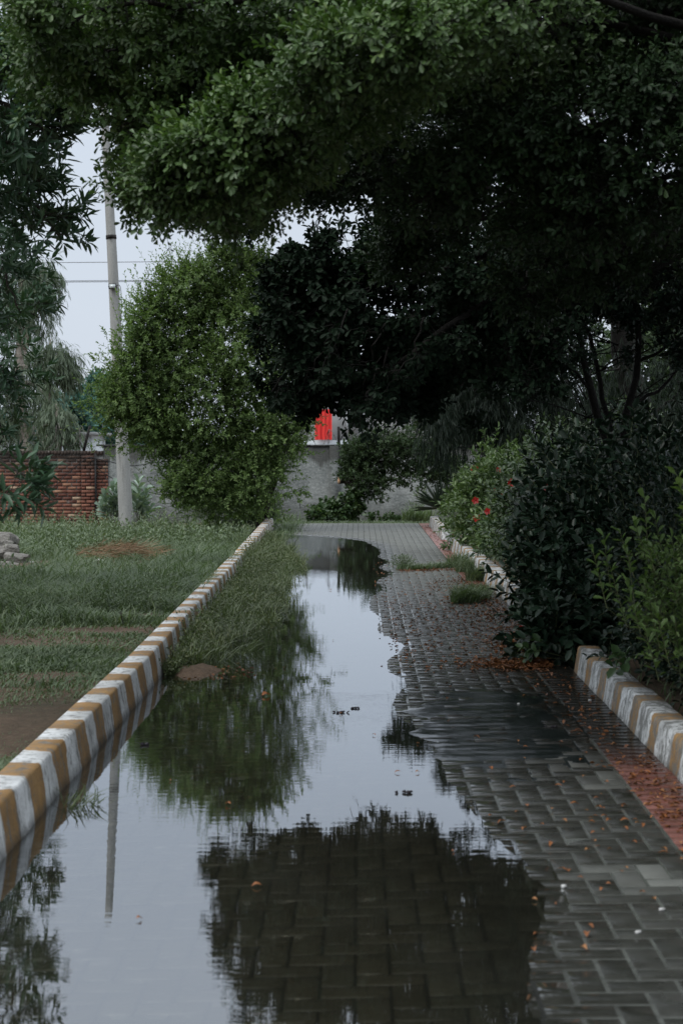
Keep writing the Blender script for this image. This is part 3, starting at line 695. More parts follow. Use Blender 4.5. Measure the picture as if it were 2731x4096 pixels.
# --- near canopy tree (trunk outside the frame to the right)
def tree_canopy_near():
    t = thing('broadleaf_tree', 'large near tree arching over the path from the right with small paddle leaves', 'tree', (3.1, 9.0, .1))
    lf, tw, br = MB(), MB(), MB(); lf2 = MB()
    fork = np.array([2.9, 9.0, 3.2])
    tr_ = MB(); tr_.tube(smooth_path([(3.1, 9, -.1), (3.15, 9.05, 1.2), (2.95, 9.0, 2.4), fork], 12, .01), np.linspace(.21, .14, 12), 12)
    addpart(tr_, 'trunk', M['bark_dark'], t, True)
    S = [ # pts, radii, n
     ([(1450, -60, 9.5), (1000, 30, 9), (650, 100, 8.6), (330, 110, 8.4), (160, 170, 8.4)], [.4, .36, .32, .28, .15], 2300, .5),
     ([(1500, 40, 9.3), (1100, 130, 8.8), (760, 200, 8.5), (480, 240, 8.4), (270, 300, 8.4)], [.36, .34, .30, .26, .12], 2000, .5),
     ([(1300, 60, 8.2), (1000, 130, 7.8), (800, 220, 7.6), (640, 305, 7.5), (490, 370, 7.5), (375, 430, 7.6)], [.28, .28, .26, .22, .14, .04], 2600, .55),
     ([(1000, 150, 9.4), (760, 300, 9.2), (620, 380, 9.2), (540, 460, 9.2), (500, 490, 9.2)], [.25, .22, .16, .10, .03], 760, .5),
     ([(620, 250, 9.3), (470, 310, 9.2), (390, 390, 9.2), (325, 455, 9.2)], [.25, .20, .14, .06], 800, .5),
     ([(1250, 0, 7.4), (1000, 60, 7.1), (860, 130, 7.0), (700, 180, 7.0)], [.2, .2, .19, .1], 1200, .5),
     ([(950, -60, 8), (600, 0, 8), (300, 30, 8), (80, 80, 8)], [.34, .32, .3, .2], 1500, .5),
     ([(760, 60, 9.4), (450, 60, 9.4), (220, 110, 9.3), (60, 170, 9.3)], [.34, .32, .3, .2], 1100, .5),
     ([(620, 180, 9.6), (480, 230, 9.6), (380, 250, 9.6), (300, 290, 9.6)], [.24, .2, .16, .08], 500, .5),
     ([(1750, 180, 8.2), (1480, 250, 8.0), (1250, 330, 8.0), (1080, 390, 8.0), (960, 470, 8.1)], [.32, .30, .26, .2, .08], 2000, .45),
     ([(1800, 60, 9), (1500, 110, 9), (1250, 160, 9), (1080, 260, 9)], [.36, .34, .3, .2], 1700, .5),
     ([(1800, 420, 8), (1550, 420, 8), (1380, 450, 8), (1260, 520, 8.2)], [.3, .28, .22, .1], 1100, .5),
     ([(1300, 250, 10), (1050, 330, 10), (860, 390, 10), (720, 430, 10)], [.36, .32, .22, .08], 1200, .5),
     ([(1400, 380, 10.5), (1180, 470, 10.5), (1010, 540, 10.5), (900, 580, 10.5)], [.36, .34, .26, .10], 1300, .5),
     ([(1750, -60, 8.5), (1450, -40, 8.5), (1200, -20, 8.6)], [.4, .4, .35], 1100, .5),
     ([(1750, 560, 9.5), (1500, 560, 9.5), (1330, 600, 9.5), (1200, 690, 9.7)], [.3, .26, .22, .1], 800, .5),
    ]
    for k in range(34):
        x = rng.uniform(285, 660); yb = np.interp(x, [225, 300, 400, 520, 600, 660], [430, 470, 470, 480, 500, 455]); Yk = rng.uniform(7.4, 9.4)
        y1 = yb + rng.uniform(-45, 28); S.append(([(x + 110, y1 - 120, Yk), (x + 45, y1 - 60, Yk), (x, y1, Yk)], [.12, .10, .02], 44, .7))
    for k_, (pts, rad, n, fl) in enumerate(S):
        W = [P(*p) for p in pts]
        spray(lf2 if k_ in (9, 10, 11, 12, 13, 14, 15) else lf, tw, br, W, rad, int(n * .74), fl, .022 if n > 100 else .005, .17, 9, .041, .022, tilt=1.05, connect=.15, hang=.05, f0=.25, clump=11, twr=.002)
        if n > 100: branch_set(br, fork, [W[0]], .05, jit=.02)
    addpart(br, 'limbs', M['bark_dark'], t, True); addpart(tw, 'twigs', M['bark_dark'], t)
    addpart(lf, 'crown', M['canopy'], t)
    addpart(lf2, 'shaded_crown', M['canopy_shade'], t)  # right-hand boughs, falling shade put into their leaf colour
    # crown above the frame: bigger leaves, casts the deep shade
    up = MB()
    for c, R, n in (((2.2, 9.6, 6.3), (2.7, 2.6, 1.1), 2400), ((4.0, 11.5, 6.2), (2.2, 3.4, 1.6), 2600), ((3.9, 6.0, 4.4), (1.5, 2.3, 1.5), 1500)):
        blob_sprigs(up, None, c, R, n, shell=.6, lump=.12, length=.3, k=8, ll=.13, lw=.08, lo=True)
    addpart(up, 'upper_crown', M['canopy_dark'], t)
tree_canopy_near()

def tree_canopy_mid():
    t = thing('broadleaf_tree', 'dark shaded tree behind the near one hanging low over the middle of the path', 'tree', (3.9, 15.0, .1))
    lf, tw, br = MB(), MB(), MB()
    fork = np.array([3.7, 15.0, 3.4])
    tr_ = MB(); tr_.tube(smooth_path([(3.9, 15, -.1), (3.95, 15.05, 1.4), (3.75, 15.0, 2.6), fork], 12, .01), np.linspace(.22, .15, 12), 12)
    addpart(tr_, 'trunk', M['bark_dark'], t, True)
    S = [
     ([(1500, 420, 14.5), (1200, 480, 14), (930, 560, 13.6), (760, 610, 13.5), (640, 645, 13.5)], [.6, .6, .42, .22, .06], 2200),
     ([(1450, 520, 14.5), (1150, 580, 14), (900, 650, 13.6), (730, 710, 13.5), (660, 760, 13.5)], [.55, .55, .5, .36, .12], 2200),
     ([(1400, 600, 14.5), (1100, 680, 14.2), (900, 760, 14), (770, 830, 14), (715, 880, 14)], [.5, .5, .42, .26, .08], 1600),
     ([(1350, 680, 14.5), (1100, 760, 14.2), (950, 850, 14), (880, 870, 14), (850, 905, 14)], [.42, .40, .34, .2, .06], 1050),
     ([(1250, 760, 14.5), (1080, 830, 14.2), (990, 870, 14), (950, 905, 14)], [.36, .32, .22, .08], 700),
     ([(1100, 700, 13.4), (930, 820, 13.3), (880, 870, 13.3), (900, 930, 13.3)], [.3, .26, .18, .06], 600),
     ([(1600, 620, 15.5), (1350, 640, 15.3), (1150, 660, 15.2)], [.5, .5, .4], 900),
     ([(1600, 500, 15.5), (1400, 520, 15.3), (1200, 520, 15.2)], [.5, .5, .4], 900),
     ([(1000, 640, 14.4), (800, 700, 14.4), (760, 820, 14.4), (775, 900, 14.4)], [.35, .3, .2, .06], 560),
     ([(900, 640, 14.2), (760, 660, 14.2), (660, 700, 14.2), (590, 770, 14.2)], [.35, .32, .2, .05], 420),
     ([(900, 740, 14.2), (780, 770, 14.2), (690, 830, 14.2), (625, 900, 14.2)], [.35, .32, .2, .05], 420),
     ([(860, 820, 14.2), (760, 850, 14.2), (700, 900, 14.2), (668, 950, 14.2)], [.3, .22, .14, .04], 260),
    ]
    for k in range(40):
        x = rng.uniform(690, 1260); yb = np.interp(x, [690, 760, 900, 960, 1100, 1260], [860, 890, 960, 915, 895, 870]); Yk = rng.uniform(12.6, 15.2)
        y1 = yb + rng.uniform(-60, 30) + 42 * math.sin(x * .047); dx = rng.uniform(-60, 10)
        S.append(([(x + 60, y1 - 190, Yk), (x + 20, y1 - 90, Yk), (x + dx, y1, Yk)], [.10, .13, .03], 75))
    for pts, rad, n in S:
        W = [P(*p) for p in pts]
        spray(lf, tw, br, W, rad, int(n * .46), .5, .03 if n > 100 else .008, .16, 7, .068, .036, tilt=1.0, connect=.2, hang=.3, clump=20)
        if n > 100: branch_set(br, fork, [W[0]], .06, jit=.02)
    addpart(br, 'limbs', M['bark_dark'], t, True); addpart(tw, 'twigs', M['bark_dark'], t)
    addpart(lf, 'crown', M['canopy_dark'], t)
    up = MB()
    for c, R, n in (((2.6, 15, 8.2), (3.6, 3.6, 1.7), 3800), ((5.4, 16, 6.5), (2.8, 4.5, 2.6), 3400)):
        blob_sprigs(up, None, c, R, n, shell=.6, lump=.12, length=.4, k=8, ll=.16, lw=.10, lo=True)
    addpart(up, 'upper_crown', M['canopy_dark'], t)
tree_canopy_mid()
def added_shade_tree():  # unseen tree, added to block sky light and darken the right side
    t = thing('broadleaf_tree', 'unseen tree added at the right beside the viewer to block sky light', 'tree', (4.2, -1.5, .1))
    lf, br = MB(), MB(); fork = np.array([4.1, -1.5, 3.2])
    tr_ = MB(); tr_.tube(smooth_path([(4.2, -1.5, -.1), (4.25, -1.5, 1.5), fork], 10, .01), np.linspace(.21, .14, 10), 12)
    addpart(tr_, 'trunk', M['bark_dark'], t, True)
    for c, R_, n in (((4.3, -1.5, 5.4), (3.2, 4.2, 2.4), 3600), ((5.2, 2.5, 3.6), (1.9, 3.0, 2.2), 1800), ((1.8, -4.5, 5.2), (3.0, 3.0, 1.8), 1800)):
        blob_sprigs(lf, None, c, R_, n, shell=.6, lump=.12, length=.3, k=8, ll=.14, lw=.08, lo=True)
        branch_set(br, fork, [np.array(c)], .08)
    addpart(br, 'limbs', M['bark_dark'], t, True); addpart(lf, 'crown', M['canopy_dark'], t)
added_shade_tree()

def tree_canopy_far():
    t = thing('broadleaf_tree', 'far tall tree behind the hedge whose crown meets the others over the path', 'tree', (5.0, 29.5, -.2))
    lf, tw, br = MB(), MB(), MB()
    fork = np.array([4.6, 29.5, 4.8])
    tr_ = MB(); tr_.tube(smooth_path([(5.0, 29.5, -.4), (5.05, 29.6, 1.8), (4.7, 29.5, 3.4), fork], 12, .02), np.linspace(.28, .18, 12), 12)
    addpart(tr_, 'trunk', M['bark_dark'], t, True)
    S = [
     ([(1300, 300, 29.5), (1000, 360, 29.5), (760, 380, 29.5), (600, 400, 29.5), (490, 460, 29.5)], [1.1, .9, .6, .35, .1], 2000),
     ([(1200, 200, 29.5), (900, 260, 29.5), (680, 320, 29.5), (540, 400, 29.5)], [1.1, 1.1, .8, .3], 1700),
     ([(1200, 100, 29.5), (900, 140, 29.5), (650, 210, 29.5), (520, 300, 29.5)], [1.1, 1.0, .8, .3], 1500),
     ([(1200, 0, 29.5), (900, 20, 29.5), (700, 70, 29.5), (570, 140, 29.5)], [1.1, 1.0, .8, .3], 1500),
     ([(1400, 600, 29), (1180, 680, 29), (1040, 740, 29), (940, 790, 29)], [1.2, 1.1, .9, .4], 1500),
     ([(1300, 60, 27), (1050, 160, 27), (850, 250, 27), (720, 330, 27)], [1.1, 1.0, .8, .3], 1300),
     ([(1300, 420, 30), (1100, 470, 30), (960, 480, 30), (880, 470, 30)], [1, .9, .6, .2], 800),
     ([(760, 340, 28.5), (660, 400, 28.5), (600, 450, 28.5), (560, 510, 28.5)], [.5, .3, .16, .06], 360),
    ]
    for k in range(16):
        y0 = rng.uniform(120, 480); x1 = rng.uniform(470, 640)
        S.append(([(x1 + 200, y0 - 20, 29.5), (x1 + 90, y0, 29.5), (x1, y0 + rng.uniform(20, 70), 29.5)], [.3, .28, .06], 90))
    for pts, rad, n in S:
        W = [P(*p) for p in pts]
        spray(lf, tw, br, W, rad, int(n * (.42 if n > 100 else .3)), .5, .06, .30, 7, .125, .065, tilt=1.0, connect=.2, hang=.3, clump=10)
        if n > 100: branch_set(br, fork, [W[0]], .1, jit=.02)
    addpart(br, 'limbs', M['bark_dark'], t, True); addpart(tw, 'twigs', M['bark_dark'], t)
    addpart(lf, 'crown', M['canopy_dark'], t)
tree_canopy_far()

# --- left tree with long narrow leaves
def tree_left():
    t = thing('lance_leaf_tree', 'tree at the left edge with long narrow leaves hanging into view', 'tree', (-5.4, 14.5, .08))
    lf, tw, br = MB(), MB(), MB()
    fork = np.array([-5.2, 14.4, 2.4])
    tr_ = MB(); tr_.tube(smooth_path([(-5.4, 14.5, -.1), (-5.35, 14.45, 1.2), fork], 10, .01), np.linspace(.19, .14, 10), 12)
    addpart(tr_, 'trunk', M['bark'], t, True)
    S = [
     ([(-260, 40, 12), (-60, 60, 11), (70, 90, 10.5), (160, 140, 10.2)], [.55, .5, .36, .1], 420),
     ([(-260, 200, 12), (-80, 200, 11), (30, 260, 10.5), (110, 310, 10.4)], [.5, .45, .28, .1], 380),
     ([(-260, 320, 13), (-80, 330, 12), (20, 380, 11.5), (95, 420, 11.2)], [.4, .35, .25, .08], 260),
     ([(-260, 440, 13), (-80, 420, 12), (40, 450, 11.6), (110, 500, 11.5), (130, 575, 11.5)], [.45, .4, .25, .14, .06], 250),
     ([(-260, 560, 14), (-80, 540, 13), (0, 620, 12.7), (50, 720, 12.6)], [.6, .4, .22, .08], 170),
     ([(-260, 680, 15), (-120, 680, 14.4), (-40, 780, 14.2), (25, 880, 14.2)], [.6, .5, .26, .10], 190),
     ([(-260, 800, 15.5), (-100, 820, 15), (-20, 900, 15), (0, 1020, 15)], [.6, .5, .26, .12], 240),
     ([(-200, 940, 10), (-60, 1010, 9.5), (20, 1070, 9.3), (60, 1095, 9.2)], [.22, .16, .08, .03], 34),
     ([(-200, 1060, 9), (-60, 1090, 8.8), (-5, 1110, 8.8), (20, 1130, 8.8)], [.22, .16, .08, .04], 34),
     ([(-240, 500, 17), (-120, 640, 17), (0, 690, 17), (90, 730, 17)], [.5, .5, .4, .1], 260),
     ([(-240, 600, 17), (-120, 500, 17), (-30, 560, 17), (40, 600, 17)], [.5, .4, .3, .1], 140),
    ]
    for pts, rad, n in S:
        W = [P(*p) for p in pts]
        spray(lf, tw, br, W, rad, int(n * .62), .9, .02, .16, 8, .115, .034, tilt=1.15, connect=.35, hang=-.25, shape='lance', f0=.55, twr=.003, tintlow=.5, droop=.08, clump=6, upb=.5)
        branch_set(br, fork, [W[0]], .045)
    addpart(br, 'limbs', M['bark'], t, True); addpart(tw, 'twigs', M['bark'], t)
    addpart(lf, 'crown', M['lance'], t)
    up = MB()
    blob_sprigs(up, None, (-6.6, 14, 5.4), (1.9, 2.8, 1.9), 900, shell=.6, length=.3, k=8, ll=.15, lw=.05, lo=True)
    addpart(up, 'upper_crown', M['lance'], t)
tree_left()

# --- yellow green bush tree at the far end of the kerb
def bush_tree():
    BYY = 29.8
    t = thing('leaning_bush_tree', 'bright yellow-green bushy tree leaning left over the far end of the kerb', 'tree', tuple(P(612, 1222, 31.2)))
    lf, tw, br = MB(), MB(), MB()
    base = P(612, 1225, 31.2)
    for k in range(7):
        a = base + [rng.uniform(-.15, .15), rng.uniform(-.15, .15), 0]
        tip = P(rng.uniform(420, 660), rng.uniform(700, 950), BYY + rng.uniform(-.3, 1.2))
        br.tube(smooth_path([a, a * .5 + tip * .5 + [.25, 0, .1], tip], 10, .03), np.linspace(.045, .015, 10), 6)
    B = [ # px, py, r_px_x, r_px_y, n
     (520, 690, 125, 90, 520), (450, 760, 120, 100, 520), (600, 720, 110, 110, 420), (380, 860, 110, 95, 520), (510, 880, 120, 110, 480),
     (620, 860, 110, 130, 420), (330, 900, 80, 70, 300), (420, 980, 125, 80, 460), (560, 1000, 120, 90, 420), (640, 980, 50, 80, 220),
     (500, 1060, 120, 70, 380), (590, 1090, 80, 70, 260), (430, 1120, 55, 38, 150), (530, 1140, 75, 45, 200), (300, 925, 55, 28, 110), (560, 620, 50, 40, 150), (440, 650, 60, 40, 170),
     (370, 720, 55, 45, 150), (340, 800, 60, 50, 170), (350, 990, 60, 40, 150)]
    for (ox, oy) in ((440, 625), (400, 655), (350, 700), (318, 740), (330, 775), (305, 815), (282, 865), (262, 905), (262, 950), (305, 975), (345, 1000), (398, 1045), (425, 1078), (402, 1112), (440, 1140), (500, 1155), (570, 1165),
                     (635, 1075), (672, 1015), (690, 965), (590, 612), (540, 600), (495, 608), (480, 640), (620, 640), (660, 700)):
        B.append((ox + rng.uniform(-6, 10), oy + rng.uniform(-8, 8), rng.uniform(16, 34), rng.uniform(12, 28), 44))
    for (px, py, rx, ry, n) in B:
        Y = BYY + rng.uniform(-.35, .5); s = Y / F
        blob_sprigs(lf, tw, P(px, py, Y), (rx * s, max(rx, ry) * s * .8, ry * s), int(n * 1.3), shell=.8, lump=.5, length=.26, k=11, ll=.064, lw=.034, outward=.9, upb=.45, tilt=1.0, f0=.1, shape='oval', twr=.004)
    # feathery leaders on the outline
    for px, py, n in ((440, 610, 9), (500, 598, 8), (560, 590, 9), (385, 640, 7), (330, 690, 6), (590, 600, 6), (300, 740, 6), (290, 800, 6), (262, 860, 6), (250, 905, 7), (255, 940, 5), (640, 1080, 6), (380, 1105, 6), (395, 1140, 5), (280, 960, 5)):
        for q_ in range(n * 2):
            c = P(px + rng.uniform(-34, 34) + (12 if px < 400 else 0), py + rng.uniform(4, 34), BYY + rng.uniform(-.3, .3))
            d = np.array([rng.normal(-.25 if px < 560 else .1, .3), rng.normal(0, .2), 1 if py < 800 else rng.uniform(-.4, .6)])
            sprigs(lf, tw, c[None], d[None], rng.uniform(.35, .85), 15, .064, .026, 1.0, .1, 'oval', twr=.004, tint=np.array([.75]))
    addpart(br, 'stems', M['bark'], t, True); addpart(tw, 'twigs', M['bark'], t); addpart(lf, 'crown', M['bush'], t)
bush_tree()

# --- sparse dark-trunked tree in the hedge
def dark_tree():
    t = thing('forked_tree', 'bare-stemmed dark tree forking up out of the flowering hedge', 'tree', tuple(P(1425, 1230, 15)))
    br, lf, tw = MB(), MB(), MB()
    Y = 15.0
    def lim(pts, r0, r1): br.tube(smooth_path([P(x, y, Y + d) for x, y, d in pts], 14, .006), np.linspace(r0, r1, 14), 8)
    lim([(1432, 1420, 0), (1428, 1200, 0), (1425, 1120, 0), (1420, 1080, 0)], .075, .062)
    lim([(1425, 1120, 0), (1400, 1040, -.1), (1370, 960, -.1), (1350, 880, -.2), (1330, 790, -.3), (1310, 700, -.4), (1290, 600, -.4)], .050, .018)
    lim([(1420, 1110, 0), (1410, 1020, .1), (1385, 940, .2), (1368, 850, .2), (1345, 760, .3), (1300, 690, .3)], .036, .014)
    lim([(1428, 1110, 0), (1430, 1010, .1), (1440, 930, .1), (1458, 850, .1), (1462, 760, 0), (1450, 680, 0), (1440, 560, 0)], .048, .016)
    lim([(1440, 930, .1), (1475, 915, .2), (1515, 890, .2), (1550, 850, .3), (1600, 800, .3)], .022, .008)
    lim([(1460, 830, .1), (1500, 815, .1), (1545, 780, .1), (1600, 740, .1)], .018, .007)
    lim([(1355, 900, -.2), (1320, 860, -.2), (1270, 830, -.2), (1200, 820, -.2), (1140, 840, -.2)], .018, .006)
    lim([(1345, 850, -.2), (1290, 790, -.2), (1230, 780, -.3), (1170, 790, -.3)], .017, .006)
    lim([(1395, 1060, 0), (1360, 1045, 0), (1330, 1040, 0)], .016, .006)
    for k in range(26):
        a = P(rng.uniform(1330, 1470), rng.uniform(780, 980), Y); b_ = a + np.array([rng.normal(0, .5), rng.normal(0, .3), rng.uniform(-.05, .55)])
        br.tube(smooth_path([a, (a + b_) / 2 + [0, 0, .06], b_], 6, .01), np.linspace(.008, .003, 6), 4)
    for pts, rad, n in (
        ([(1330, 790, 14.7), (1250, 740, 14.6), (1150, 760, 14.5)], [.3, .3, .12], 260),
        ([(1460, 760, 15), (1420, 680, 15), (1350, 620, 15)], [.35, .4, .3], 420),
        ([(1450, 680, 15), (1530, 640, 15), (1640, 660, 15)], [.4, .4, .3], 380),
        ([(1500, 815, 15.1), (1560, 780, 15.1), (1640, 760, 15)], [.25, .25, .2], 160),
        ([(1290, 600, 15), (1200, 620, 15), (1100, 660, 15)], [.35, .35, .2], 300)):
        spray(lf, tw, None, [P(*p) for p in pts], rad, n, .7, .0, .16, 7, .06, .034, connect=.2, hang=.2)
    addpart(br, 'trunk', M['bark_dark'], t, True); addpart(tw, 'twigs', M['bark_dark'], t); addpart(lf, 'crown', M['hedge'], t)
dark_tree()

# --- weeping trees, eucalyptus, far greenery
def weeping(base, label, cat, blobs, mat, bark, n_scale=1.0, ll=.16, lw=.010, group=None, name='weeping_tree', trunk_r=.12, k=9, gravity=.9, fork=None, length=.5):
    t = thing(name, label, cat, tuple(base), group)
    lf, br = MB(), MB()
    top = np.asarray(fork if fork is not None else P(blobs[0][0], blobs[0][1], blobs[0][4]))
    m_ = (np.asarray(base) + top) / 2 + rng.normal(0, .1, 3)
    tr_ = MB(); tr_.tube(smooth_path([base, m_, top], 12, .02), np.linspace(trunk_r, trunk_r * .35, 12), 10); addpart(tr_, 'trunk', bark, t, True)
    for (px, py, rx, ry, Y, n) in blobs:
        c = P(px, py, Y); s = Y / F
        f_ = rng.uniform(.45, .95); a = np.asarray(base) * (1 - f_) + top * f_
        br.tube(smooth_path([a, (a + c) / 2 + [0, 0, .3], c + [0, 0, ry * s * .5]], 8, .03), np.linspace(trunk_r * .4, trunk_r * .08, 8), 5)
        n = int(n * n_scale)
        d = randdir(n); lp = Lump()
        B = c + d * ((1 + .25 * lp(d)) * rng.uniform(.35, 1, n))[:, None] * np.array([rx * s, rx * s * .8, ry * s])
        D = d * .5 + rng.normal(0, .3, (n, 3)) + np.array([0, 0, -gravity])
        sprigs(lf, None, B, D, rng.uniform(.5, 1.3, n) * length, k, ll, lw, .45, .05, 'lance', True, gravity=gravity * .8)
    addpart(br, 'branches', bark, t); addpart(lf, 'crown', mat, t)
    return t
weeping(P(1290, 1110, 24), 'dark weeping tree hanging thread-like foliage behind the forked tree', 'tree',
    [(1260, 820, 120, 140, 24, 500), (1120, 830, 100, 90, 24, 420), (1010, 850, 80, 70, 25, 260), (1060, 930, 70, 90, 24, 300), (1150, 900, 90, 100, 24, 420), (1320, 940, 110, 90, 24, 420), (1200, 980, 110, 60, 24, 420), (1010, 960, 34, 90, 23.5, 200), (1420, 900, 90, 120, 24.5, 260)], M['weep'], M['bark_dark'], 1.0, .15, .012, length=.45)
weeping(P(1560, 1110, 26), 'dark weeping tree at the right edge behind the forked tree', 'tree',
    [(1600, 820, 120, 160, 26, 400), (1540, 960, 100, 90, 26, 400), (1480, 1000, 70, 60, 26, 250), (1680, 900, 110, 150, 26, 300)], M['weep'], M['bark_dark'], 1.0, .15, .012, length=.45)
def round_tree(base, label, blobs, mat, bark, group=None, ll=.18, lw=.10, k=8, name='background_tree', r=.15, length=.4, lo=True):
    t = thing(name, label, 'tree', tuple(base), group)
    lf, br = MB(), MB()
    top = P(blobs[0][0], blobs[0][1], blobs[0][4])
    tr_ = MB(); tr_.tube(smooth_path([base, (np.asarray(base) + top) / 2 + [.2, 0, 0], top], 10, .02), np.linspace(r, r * .3, 10), 8); addpart(tr_, 'trunk', bark, t, True)
    for (px, py, rx, ry, Y, n) in blobs:
        c = P(px, py, Y); s = Y / F
        br.tube(smooth_path([(np.asarray(base) + top) / 2, c], 5), np.linspace(r * .4, r * .1, 5), 5)
        blob_sprigs(lf, None, c, (rx * s, rx * s * .9, ry * s), n, shell=.5, lump=.22, length=length, k=k, ll=ll, lw=lw, lo=lo)
    addpart(br, 'branches', bark, t); addpart(lf, 'crown', mat, t)
    return t
G = 'trees standing behind the hedge on the right'
round_tree(P(1480, 1100, 46), 'mid-green tree lit from behind at the right beyond the weeping foliage', [(1500, 860, 110, 110, 46, 500), (1570, 800, 100, 110, 46, 400), (1440, 960, 110, 90, 46, 400), (1580, 960, 110, 100, 46, 400)], M['backgreen'], M['bark'], G, .20, .11)
round_tree(P(1240, 1090, 50), 'tall thin-crowned tree showing sky through it behind the dark canopy', [(1230, 560, 130, 110, 50, 260), (1130, 680, 100, 110, 50, 260), (1330, 640, 110, 100, 50, 240), (1250, 760, 130, 90, 50, 300), (1120, 860, 110, 100, 50, 360), (1300, 900, 130, 90, 50, 420)], M['backgreen'], M['bark'], G, .20, .09)
round_tree(P(1620, 1090, 38), 'broad tree just inside the right edge behind the hedge', [(1640, 600, 140, 130, 38, 400), (1640, 760, 120, 130, 38, 400), (1560, 680, 90, 90, 38, 300)], M['backgreen'], M['bark'], G, .16, .09)
round_tree(P(1060, 1075, 54), 'leafy tree beyond the wall right of the cement building', [(1040, 960, 90, 70, 54, 360), (1120, 1000, 90, 60, 54, 300), (1030, 880, 70, 60, 54, 240)], M['backgreen'], M['bark'], G, .2, .11)
# eucalyptus
weeping(P(66, 1080, 56), 'tall eucalyptus with pale trunk beyond the brick wall, tallest at left', 'tree',
    [(60, 640, 50, 70, 56, 330), (110, 640, 34, 50, 56, 170), (30, 720, 60, 70, 56, 260), (90, 720, 40, 40, 56, 120), (40, 880, 50, 70, 56, 220), (100, 930, 40, 55, 56, 230), (10, 960, 50, 60, 56, 220)], M['euca'], M['bark_pale'], 1.0, .26, .032, name='eucalyptus_tree', trunk_r=.26, fork=P(52, 640, 56), length=.6)
weeping(P(100, 1080, 60), 'second eucalyptus with a drooping side bough to the right of the pale trunk', 'tree',
    [(140, 820, 46, 34, 60, 220), (160, 850, 28, 40, 60, 150), (110, 850, 36, 50, 60, 180), (120, 790, 30, 24, 60, 90), (80, 810, 30, 40, 60, 120)], M['euca'], M['bark_pale'], 1.0, .26, .032, name='eucalyptus_tree', trunk_r=.16, fork=P(105, 830, 60), length=.6)
weeping(P(130, 1080, 52), 'low drooping grey-green tree just behind the razor wire', 'tree',
    [(130, 950, 42, 40, 52, 200), (150, 990, 40, 38, 52, 180), (95, 1000, 26, 30, 52, 90)], M['euca'], M['bark_pale'], 1.0, .24, .03, name='eucalyptus_tree', trunk_r=.14, length=.55)
GD = 'hazy blue-green trees far beyond the wall'
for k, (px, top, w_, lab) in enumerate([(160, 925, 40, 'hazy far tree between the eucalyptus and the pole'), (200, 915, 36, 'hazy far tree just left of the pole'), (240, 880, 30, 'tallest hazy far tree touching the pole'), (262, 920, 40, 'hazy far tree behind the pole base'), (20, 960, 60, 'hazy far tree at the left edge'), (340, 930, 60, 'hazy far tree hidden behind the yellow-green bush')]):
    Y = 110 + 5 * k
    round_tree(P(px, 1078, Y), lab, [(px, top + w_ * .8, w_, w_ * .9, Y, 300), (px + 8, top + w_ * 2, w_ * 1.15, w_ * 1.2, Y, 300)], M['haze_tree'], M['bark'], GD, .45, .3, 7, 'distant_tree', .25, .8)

# --- small tree with sawn limb before the wall
def sawn_tree():
    Y = 37.5
    t = thing('small_tree', 'small tree with a sawn-off limb spreading right in front of the cement wall', 'tree', tuple(P(800, 1215, Y)))
    br, lf, tw = MB(), MB(), MB()
    def lim(pts, r0, r1): br.tube(smooth_path([P(x, y, Y + d) for x, y, d in pts], 12, .01), np.linspace(r0, r1, 12), 7)
    lim([(802, 1225, 0), (800, 1180, 0), (803, 1140, 0), (806, 1118, 0)], .085, .06)
    lim([(806, 1120, 0), (790, 1105, 0), (780, 1106, -.1)], .06, .055)
    lim([(806, 1120, 0), (830, 1080, .2), (880, 1060, .2), (940, 1075, .1), (1000, 1110, 0)], .045, .015)
    lim([(830, 1080, .2), (850, 1050, .2), (910, 1030, .3), (980, 1040, .2)], .035, .012)
    lim([(806, 1120, 0), (800, 1080, .2), (810, 1040, .3)], .03, .012)
    for (px, py, rx, ry, n) in ((830, 1040, 45, 26, 190), (880, 1035, 50, 28, 220), (940, 1040, 50, 30, 220), (1000, 1060, 45, 32, 200), (830, 1100, 38, 34, 190), (810, 1080, 26, 24, 110), (860, 1120, 30, 20, 90), (900, 1090, 36, 18, 90), (1040, 1090, 36, 34, 150), (960, 1100, 34, 16, 70), (815, 1065, 24, 20, 60), (900, 1005, 60, 16, 90)):
        s = Y / F; blob_sprigs(lf, tw, P(px, py, Y + rng.uniform(-.3, .4)), (rx * s, rx * s, ry * s), n, shell=.6, length=.22, k=9, ll=.075, lw=.04, shape='oval', twr=.004)
    addpart(br, 'trunk', M['bark'], t, True); addpart(tw, 'twigs', M['bark'], t); addpart(lf, 'crown', M['backgreen'], t)
    mb = MB(); c = P(779, 1106, Y - .12); mb.tube([c + [.01, 0, 0], c + [-.03, -.01, .0]], .052, 8); mb.tube([c, c + [-.02, -.02, .09]], [.03, .008], 5)
    addpart(mb, 'sawn_end', M['cut_wood'], t)
sawn_tree()

